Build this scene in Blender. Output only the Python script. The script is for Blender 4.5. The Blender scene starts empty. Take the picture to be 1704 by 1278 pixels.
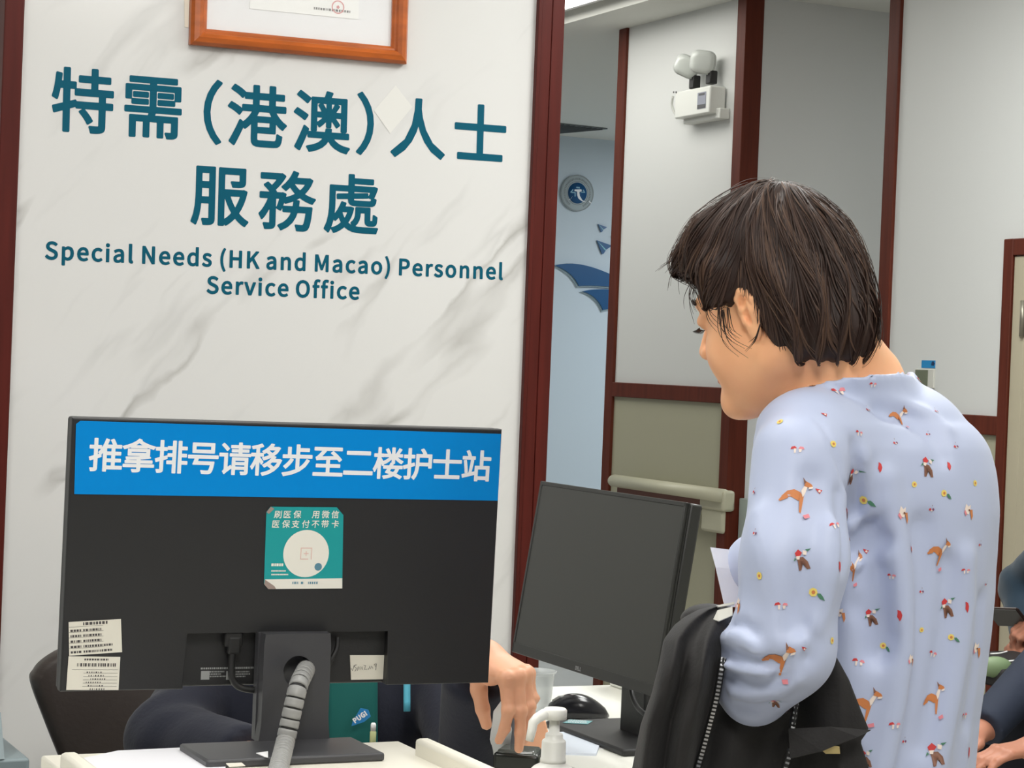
import bpy, bmesh, math, random
import numpy as np
from mathutils import Vector, Matrix
from mathutils.bvhtree import BVHTree

random.seed(7)
rng = np.random.default_rng(7)
SC = bpy.context.scene
COL = SC.collection

# ------------------------------------------------------------------ camera
W, H, FPX = 1704.0, 1278.0, 3600.0
YAW, PITCH, ROLL = math.radians(25), math.atan(31 / 3600.0), 0.04
CAM = np.array([0.0, 0.0, 1.40])
FWD = np.array([math.sin(YAW) * math.cos(PITCH), math.cos(YAW) * math.cos(PITCH), -math.sin(PITCH)])
_r0 = np.array([math.cos(YAW), -math.sin(YAW), 0.0])
_u0 = np.cross(_r0, FWD)
RGT = math.cos(ROLL) * _r0 + math.sin(ROLL) * _u0
UPV = -math.sin(ROLL) * _r0 + math.cos(ROLL) * _u0
cam_data = bpy.data.cameras.new('camera')
cam_data.sensor_width = 36.0
cam_data.lens = 36.0 * FPX / W
cam_data.clip_start = 0.05
cam = bpy.data.objects.new('camera', cam_data)
_m = Matrix.Identity(4)
for _i in range(3):
    _m[_i][0], _m[_i][1], _m[_i][2], _m[_i][3] = RGT[_i], UPV[_i], -FWD[_i], CAM[_i]
cam.matrix_world = _m
COL.objects.link(cam)
SC.camera = cam

# ------------------------------------------------------------------ world, exposure
SC.view_settings.view_transform = 'Standard'
SC.view_settings.look = 'None'
SC.view_settings.gamma = 1.0
SC.view_settings.use_curve_mapping = False
SC.view_settings.exposure = 0.0
world = bpy.data.worlds.new('world')
SC.world = world
world.use_nodes = True
world.node_tree.nodes['Background'].inputs[0].default_value = (0.93, 0.96, 1.0, 1)
world.node_tree.nodes['Background'].inputs[1].default_value = 0.22

CEIL = 2.89
# (x, y, half width, half length, watts, colour)
LAMPS = [(0.25, 0.3, 0.30, 0.60, 88, (1, .98, .95)), (2.1, 0.7, 0.30, 0.60, 34, (1, .98, .95)),
         (-0.6, 2.7, 0.30, 0.60, 32, (1, .99, .97)), (1.1, 2.9, 0.30, 0.60, 28, (1, .99, .97)),
         (2.75, 3.3, 0.30, 0.60, 60, (.98, 1, .99)), (3.62, 7.7, 0.26, 0.70, 2.6, (.98, 1, .99)), (3.1, 4.7, 0.30, 0.60, 46, (.97, 1, .99)),  # last lamp on this row is an unseen extra, added to brighten the right wall
         (2.9, 9.3, 0.30, 0.60, 26, (.97, 1, .99))]
for _i, (lx, ly, hw, hl, pw, lc) in enumerate(LAMPS):
    ld = bpy.data.lights.new('ceiling_lamp_light', 'AREA')
    ld.shape = 'RECTANGLE'; ld.size = hw * 2 - .04; ld.size_y = hl * 2 - .04
    ld.energy = pw * .42; ld.color = lc
    lo = bpy.data.objects.new('ceiling_lamp_light', ld)
    lo.location = (lx, ly, CEIL - 0.035)
    COL.objects.link(lo)
CORRIDOR = [(7.2, 10.2, .3, 52, (.86, .94, 1.0)), (6.4, 6.55, .25, 26, (.95, 1, 1))]  # second lamp is added out of view, to lift the grey return wall
for lx, ly, hw, pw, lc in CORRIDOR:
    ld = bpy.data.lights.new('corridor_lamp_light', 'AREA')
    ld.shape = 'RECTANGLE'; ld.size = hw * 2 - .04; ld.size_y = hw * 2 - .04
    ld.energy = pw; ld.color = lc
    lo = bpy.data.objects.new('corridor_lamp_light', ld)
    lo.location = (lx, ly, 2.83 - .035)
    COL.objects.link(lo)


# ------------------------------------------------------------------ picture-to-place helpers
def ray(px, py):
    return FWD + (px - W / 2) / FPX * RGT - (py - H / 2) / FPX * UPV


def P(px, py, Z):
    return CAM + ray(px, py) * Z


def hit(px, py, ax, v):
    d = ray(px, py)
    return CAM + d * (v - CAM[ax]) / d[ax]


def V(*a):
    return np.array(a, float)


def nrm(v):
    v = np.asarray(v, float)
    return v / (np.linalg.norm(v) + 1e-12)


class Fr:
    """a local frame: origin, right, up, outward"""
    def __init__(s, O, U=(1, 0, 0), Vv=(0, 1, 0), N=None):
        s.O = np.asarray(O, float); s.U = nrm(U); s.V = nrm(Vv)
        s.N = np.cross(s.U, s.V) if N is None else nrm(N)

    def p(s, x, y, z=0.0):
        return s.O + x * s.U + y * s.V + z * s.N

    def at(s, x, y, z=0.0, rot=0.0):
        c, q = math.cos(rot), math.sin(rot)
        return Fr(s.p(x, y, z), c * s.U + q * s.V, -q * s.U + c * s.V, s.N)


WORLD = Fr((0, 0, 0))


class MB:
    def __init__(s):
        s.bm = bmesh.new()

    def add(s, verts, faces, mat=0, smooth=False):
        vs = [s.bm.verts.new(tuple(float(c) for c in v)) for v in verts]
        for f in faces:
            try:
                fc = s.bm.faces.new([vs[i] for i in f])
                fc.material_index = mat; fc.smooth = smooth
            except ValueError:
                pass
        return vs

    def box(s, F, lo, hi, bev=0.0, mat=0, seg=2):
        x0, y0, z0 = lo; x1, y1, z1 = hi
        vs = [F.p(x, y, z) for z in (z0, z1) for y in (y0, y1) for x in (x0, x1)]
        fs = [(0, 2, 3, 1), (4, 5, 7, 6), (0, 1, 5, 4), (2, 6, 7, 3), (0, 4, 6, 2), (1, 3, 7, 5)]
        n0 = len(s.bm.verts)
        vv = s.add(vs, fs, mat)
        if bev > 0:
            es = list({e for v in vv for e in v.link_edges})
            r = bmesh.ops.bevel(s.bm, geom=es, offset=bev, segments=seg, profile=0.5, affect='EDGES')
            for f in r['faces']:
                f.material_index = mat; f.smooth = True
        return s

    def prism(s, F, poly, h0, h1, mat=0, bev=0.0):
        n = len(poly)
        vs = [F.p(x, y, h0) for x, y in poly] + [F.p(x, y, h1) for x, y in poly]
        fs = [tuple(range(n - 1, -1, -1)), tuple(range(n, 2 * n))] + [(i, (i + 1) % n, n + (i + 1) % n, n + i) for i in range(n)]
        vv = s.add(vs, fs, mat)
        if bev > 0:
            es = [e for e in {e for v in vv[n:] for e in v.link_edges} if all(v in vv[n:] for v in e.verts)]
            r = bmesh.ops.bevel(s.bm, geom=es, offset=bev, segments=2, profile=0.5, affect='EDGES')
            for f in r['faces']:
                f.material_index = mat
        return s

    def flat(s, F, poly, z=0.0, mat=0):
        s.add([F.p(x, y, z) for x, y in poly], [tuple(range(len(poly)))], mat)
        return s

    def tube(s, pts, r, n=10, mat=0, caps=True, smooth=True, flat=None):
        pts = [np.asarray(p, float) for p in pts]
        m = len(pts)
        rs = [r] * m if np.isscalar(r) else list(r)
        T = [nrm(pts[min(i + 1, m - 1)] - pts[max(i - 1, 0)]) for i in range(m)]
        a = np.array([0, 0, 1.0])
        if abs(T[0] @ a) > .9: a = np.array([1.0, 0, 0])
        u = nrm(np.cross(T[0], a)); vs = []
        for i in range(m):
            u = nrm(u - T[i] * (u @ T[i])); w = np.cross(T[i], u)
            for k in range(n):
                t = 2 * math.pi * k / n
                vs.append(pts[i] + rs[i] * (math.cos(t) * u + math.sin(t) * w))
        fs = [(i * n + k, i * n + (k + 1) % n, (i + 1) * n + (k + 1) % n, (i + 1) * n + k) for i in range(m - 1) for k in range(n)]
        vv = s.add(vs, fs, mat, smooth)
        if caps:
            for idx in (range(n - 1, -1, -1), range((m - 1) * n, m * n)):
                try:
                    f = s.bm.faces.new([vv[i] for i in idx]); f.material_index = mat
                except ValueError:
                    pass
        return s

    def lathe(s, F, prof, n=28, mat=0, smooth=True, sx=1.0, sy=1.0):
        """profile of (radius, height) about the frame's outward axis"""
        m = len(prof)
        vs = [F.p(r * math.cos(2 * math.pi * k / n) * sx, r * math.sin(2 * math.pi * k / n) * sy, h) for r, h in prof for k in range(n)]
        fs = [(i * n + k, i * n + (k + 1) % n, (i + 1) * n + (k + 1) % n, (i + 1) * n + k) for i in range(m - 1) for k in range(n)]
        vv = s.add(vs, fs, mat, smooth)
        for i, idx in ((0, range(n - 1, -1, -1)), (m - 1, range((m - 1) * n, m * n))):
            if prof[i][0] > 1e-5:
                f = s.bm.faces.new([vv[j] for j in idx]); f.material_index = mat
        return s

    def loft(s, rings, mat=0, smooth=True, caps=True):
        n = len(rings[0]); m = len(rings)
        vs = [p for r in rings for p in r]
        fs = [(i * n + k, i * n + (k + 1) % n, (i + 1) * n + (k + 1) % n, (i + 1) * n + k) for i in range(m - 1) for k in range(n)]
        vv = s.add(vs, fs, mat, smooth)
        if caps:
            for idx in (range(n - 1, -1, -1), range((m - 1) * n, m * n)):
                f = s.bm.faces.new([vv[i] for i in idx]); f.material_index = mat; f.smooth = smooth
        return s

    def grid(s, fn, nu, nv, mat=0, smooth=True):
        vs = [fn(i / (nu - 1), j / (nv - 1)) for j in range(nv) for i in range(nu)]
        fs = [(j * nu + i, j * nu + i + 1, (j + 1) * nu + i + 1, (j + 1) * nu + i) for j in range(nv - 1) for i in range(nu - 1)]
        s.add(vs, fs, mat, smooth)
        return s


BASE = {}      # object -> world location of its origin


def obj(name, mb, mats, parent=None, loc=None, solid=None, sub=0):
    bm = mb.bm if isinstance(mb, MB) else mb
    bmesh.ops.recalc_face_normals(bm, faces=bm.faces) if isinstance(mb, MB) and not getattr(mb, 'keep', False) else None
    if loc is None:
        if parent is not None:
            loc = BASE[parent]
        else:
            cs = np.array([v.co[:] for v in bm.verts])
            lo, hi = cs.min(0), cs.max(0)
            loc = np.array([(lo[0] + hi[0]) / 2, (lo[1] + hi[1]) / 2, lo[2]])
    loc = np.asarray(loc, float)
    me = bpy.data.meshes.new(name)
    bmesh.ops.translate(bm, verts=bm.verts, vec=Vector(-loc))
    bm.to_mesh(me); bm.free()
    for m in (mats if isinstance(mats, (list, tuple)) else [mats]):
        me.materials.append(m)
    o = bpy.data.objects.new(name, me)
    COL.objects.link(o)
    BASE[o] = loc
    if parent is not None:
        o.parent = parent
        o.location = Vector(loc - BASE[parent])
    else:
        o.location = Vector(loc)
    if solid:
        md = o.modifiers.new('thickness', 'SOLIDIFY'); md.thickness = solid; md.offset = 0
    if sub:
        md = o.modifiers.new('smooth', 'SUBSURF'); md.levels = sub; md.render_levels = sub
    return o


def thing(name, label, cat, loc, group=None):
    o = bpy.data.objects.new(name, None)
    o.empty_display_size = .05
    o.location = Vector(loc); COL.objects.link(o)
    BASE[o] = np.asarray(loc, float)
    o['label'] = label; o['category'] = cat
    if group: o['group'] = group
    return o


def tag(o, label, cat, group=None):
    o['label'] = label; o['category'] = cat
    if group: o['group'] = group
    return o


def struct(name, mb, mats):
    o = obj(name, mb, mats)
    o['kind'] = 'structure'
    return o


# ------------------------------------------------------------------ materials
def lin(c):
    c = np.array(c, float) / 255.0
    return tuple(np.where(c <= .04045, c / 12.92, ((c + .055) / 1.055) ** 2.4))


def mat(name, rgb, rough=.5, metal=0.0, spec=.5, noise=None, bump=None, sss=0.0, trans=0.0, emit=None, lin_rgb=False, sheen=0.0, alpha=1.0):
    m = bpy.data.materials.new(name); m.use_nodes = True
    nt = m.node_tree; b = nt.nodes['Principled BSDF']
    c = tuple(rgb) if lin_rgb else lin(rgb)
    b.inputs['Base Color'].default_value = (*c, 1)
    b.inputs['Roughness'].default_value = rough
    b.inputs['Metallic'].default_value = metal
    b.inputs['Specular IOR Level'].default_value = spec
    if sss:
        b.inputs['Subsurface Weight'].default_value = sss
        b.inputs['Subsurface Radius'].default_value = (1.0, .35, .18)
        b.inputs['Subsurface Scale'].default_value = .006
    if trans:
        b.inputs['Transmission Weight'].default_value = trans
    if sheen:
        b.inputs['Sheen Weight'].default_value = sheen
        b.inputs['Sheen Roughness'].default_value = .5
    if alpha < 1:
        b.inputs['Alpha'].default_value = alpha
    if emit:
        b.inputs['Emission Color'].default_value = (*lin(emit[0]), 1)
        b.inputs['Emission Strength'].default_value = emit[1]
    tc = nt.nodes.new('ShaderNodeTexCoord')
    if noise:
        sc, amt = noise[0], noise[1]
        mp = nt.nodes.new('ShaderNodeMapping')
        mp.inputs['Scale'].default_value = noise[2] if len(noise) > 2 else (1, 1, 1)
        n = nt.nodes.new('ShaderNodeTexNoise'); n.inputs['Scale'].default_value = sc; n.inputs['Detail'].default_value = 5
        nt.links.new(tc.outputs['Object'], mp.inputs[0]); nt.links.new(mp.outputs[0], n.inputs['Vector'])
        r = nt.nodes.new('ShaderNodeValToRGB')
        r.color_ramp.elements[0].position = .3; r.color_ramp.elements[1].position = .7
        r.color_ramp.elements[0].color = (*[x * (1 - amt) for x in c], 1)
        r.color_ramp.elements[1].color = (*[min(1, x * (1 + amt)) for x in c], 1)
        nt.links.new(n.outputs['Fac'], r.inputs[0]); nt.links.new(r.outputs[0], b.inputs['Base Color'])
    if bump:
        n = nt.nodes.new('ShaderNodeTexNoise'); n.inputs['Scale'].default_value = bump[0]; n.inputs['Detail'].default_value = 4
        nt.links.new(tc.outputs['Object'], n.inputs['Vector'])
        bn = nt.nodes.new('ShaderNodeBump'); bn.inputs['Strength'].default_value = bump[1]; bn.inputs['Distance'].default_value = .002
        nt.links.new(n.outputs['Fac'], bn.inputs['Height']); nt.links.new(bn.outputs[0], b.inputs['Normal'])
    return m


def marble_material():
    m = bpy.data.materials.new('white_marble'); m.use_nodes = True
    nt = m.node_tree; b = nt.nodes['Principled BSDF']; L = nt.links.new
    b.inputs['Roughness'].default_value = .16
    tc = nt.nodes.new('ShaderNodeTexCoord')

    def veins(rot, scale, loc, dist, thick, mask_scale, lo, hi):
        mp = nt.nodes.new('ShaderNodeMapping')
        vr = nt.nodes.new('ShaderNodeVectorRotate'); vr.rotation_type = 'Y_AXIS'; vr.inputs['Angle'].default_value = rot
        mp.inputs['Location'].default_value = loc
        mp.inputs['Scale'].default_value = scale
        # warp
        w = nt.nodes.new('ShaderNodeTexNoise'); w.inputs['Scale'].default_value = 5; w.inputs['Detail'].default_value = 6
        L(tc.outputs['Object'], w.inputs['Vector'])
        wm = nt.nodes.new('ShaderNodeVectorMath'); wm.operation = 'MULTIPLY_ADD'
        L(w.outputs['Color'], wm.inputs[0]); wm.inputs[1].default_value = (dist, dist, dist)
        L(tc.outputs['Object'], wm.inputs[2]); L(wm.outputs[0], vr.inputs['Vector']); L(vr.outputs[0], mp.inputs[0])
        n = nt.nodes.new('ShaderNodeTexNoise'); n.inputs['Scale'].default_value = 1.0; n.inputs['Detail'].default_value = 3
        L(mp.outputs[0], n.inputs['Vector'])
        s = nt.nodes.new('ShaderNodeMath'); s.operation = 'SUBTRACT'; s.inputs[1].default_value = .5
        a = nt.nodes.new('ShaderNodeMath'); a.operation = 'ABSOLUTE'
        L(n.outputs['Fac'], s.inputs[0]); L(s.outputs[0], a.inputs[0])
        r = nt.nodes.new('ShaderNodeMapRange'); r.inputs['From Min'].default_value = 0; r.inputs['From Max'].default_value = thick
        r.inputs['To Min'].default_value = 1; r.inputs['To Max'].default_value = 0
        L(a.outputs[0], r.inputs[0])
        k = nt.nodes.new('ShaderNodeTexNoise'); k.inputs['Scale'].default_value = mask_scale; k.inputs['Detail'].default_value = 2
        L(mp.outputs[0], k.inputs['Vector'])
        kr = nt.nodes.new('ShaderNodeMapRange'); kr.inputs['From Min'].default_value = lo; kr.inputs['From Max'].default_value = hi
        L(k.outputs['Fac'], kr.inputs[0])
        mu = nt.nodes.new('ShaderNodeMath'); mu.operation = 'MULTIPLY'
        L(r.outputs[0], mu.inputs[0]); L(kr.outputs[0], mu.inputs[1])
        return mu.outputs[0]
    v1 = veins(math.radians(46), (1.0, 1, 5.2), (.3, 0, .2), .10, .035, 1.7, .50, .64)
    v2 = veins(math.radians(50), (1.6, 1, 9.0), (2.3, 0, 1.7), .07, .05, 1.1, .54, .68)
    v3 = veins(math.radians(42), (.5, 1, 2.2), (5.1, 0, 3.3), .25, .20, .8, .42, .75)
    mx = None
    col = nt.nodes.new('ShaderNodeRGB'); col.outputs[0].default_value = (.70, .695, .685, 1)
    out = col.outputs[0]
    for v, c, amt in ((v3, (.60, .60, .59, 1), .14), (v2, (.42, .42, .41, 1), .34), (v1, (.36, .35, .33, 1), .75)):
        mul = nt.nodes.new('ShaderNodeMath'); mul.operation = 'MULTIPLY'; mul.inputs[1].default_value = amt
        L(v, mul.inputs[0])
        x = nt.nodes.new('ShaderNodeMix'); x.data_type = 'RGBA'
        L(mul.outputs[0], x.inputs['Factor']); L(out, x.inputs['A']); x.inputs['B'].default_value = c
        out = x.outputs['Result']
    L(out, b.inputs['Base Color'])
    return m


M = {}
M['marble'] = marble_material()
M['trim'] = mat('mahogany_trim', (80, 27, 21), .45, spec=.2, noise=(6, .18, (8, 8, .6)), bump=(60, .05))
M['trim2'] = mat('brown_trim', (94, 42, 28), .5, spec=.2, noise=(6, .18, (8, 8, .6)))
M['paint'] = mat('white_wall_paint', (222, 224, 222), .55, bump=(160, .05))
M['paint_cool'] = mat('cool_white_wall_paint', (205, 218, 228), .6)
M['wainscot'] = mat('olive_grey_wainscot', (176, 174, 150), .5, bump=(160, .05))
M['ceiling'] = mat('ceiling_paint', (225, 226, 220), .8)
M['floor'] = mat('floor_tile', (190, 186, 178), .3, noise=(3, .06))
M['teal'] = mat('teal_vinyl', (0, 84, 106), .5, spec=.15)
M['oak'] = mat('orange_wood_frame', (176, 88, 30), .3, noise=(5, .22, (2, 9, 9)))
M['glass'] = mat('frame_glass', (255, 255, 255), .02, trans=1.0)
M['white'] = mat('white_paper', (236, 236, 236), .7)
M['cream'] = mat('cream_plastic', (232, 228, 214), .35)
M['offwhite'] = mat('off_white_laminate', (236, 236, 228), .32)
M['black'] = mat('black_plastic', (32, 32, 33), .5, bump=(400, .12))
M['black_s'] = mat('smooth_black_plastic', (30, 30, 32), .35)
M['darkgrey'] = mat('dark_grey_plastic', (66, 66, 69), .42)
M['screen'] = mat('switched_off_screen', (52, 53, 50), .4)
M['bezel'] = mat('dark_bezel', (44, 45, 43), .45)
M['blue'] = mat('blue_banner', (0, 140, 222), .35, spec=.2)
M['letter_white'] = mat('white_lettering', (245, 247, 250), .45)
M['teal_sticker'] = mat('teal_sticker', (22, 158, 160), .4)
M['label'] = mat('off_white_label', (226, 222, 208), .5)
M['ink'] = mat('grey_ink', (70, 66, 66), .6)
M['pink'] = mat('faded_pink_ink', (232, 200, 190), .6)
M['grey_sleeve'] = mat('grey_cable_sleeve', (150, 150, 148), .4)
M['rubber'] = mat('black_rubber', (26, 26, 26), .55)
M['silver'] = mat('silver_metal', (190, 190, 192), .3, 1.0)
M['bluegrey'] = mat('blue_grey_plastic', (132, 146, 150), .45)
M['navyblue'] = mat('blue_mural_board', (0, 80, 132), .35)
M['mural_edge'] = mat('pale_blue_mural_backing', (168, 190, 200), .4)
M['greylogo'] = mat('grey_emblem_ring', (120, 130, 132), .4)
M['lamp_head'] = mat('grey_white_lamp_head', (206, 210, 206), .35)
M['lamp_lens'] = mat('clear_lamp_lens', (214, 219, 214), .18)
M['green_panel'] = mat('grey_green_panel', (112, 118, 98), .4)
M['beige_door'] = mat('beige_cabinet_door', (190, 182, 158), .5)
M['rail_brown'] = mat('brown_rail_insert', (112, 66, 52), .5)
M['rail_beige'] = mat('beige_handrail', (200, 198, 174), .42)
M['vent'] = mat('vent_grey', (112, 118, 120), .6)
M['chair'] = mat('dark_brown_leather', (50, 42, 38), .42, bump=(120, .25))
M['lampface'] = mat('lamp_diffuser', (250, 250, 245), .5, emit=((255, 252, 245), 5.0))
M['kraft'] = mat('peach_card', (226, 168, 132), .6)
M['cup'] = mat('frosted_cup_plastic', (235, 238, 238), .25, trans=.75)

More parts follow.
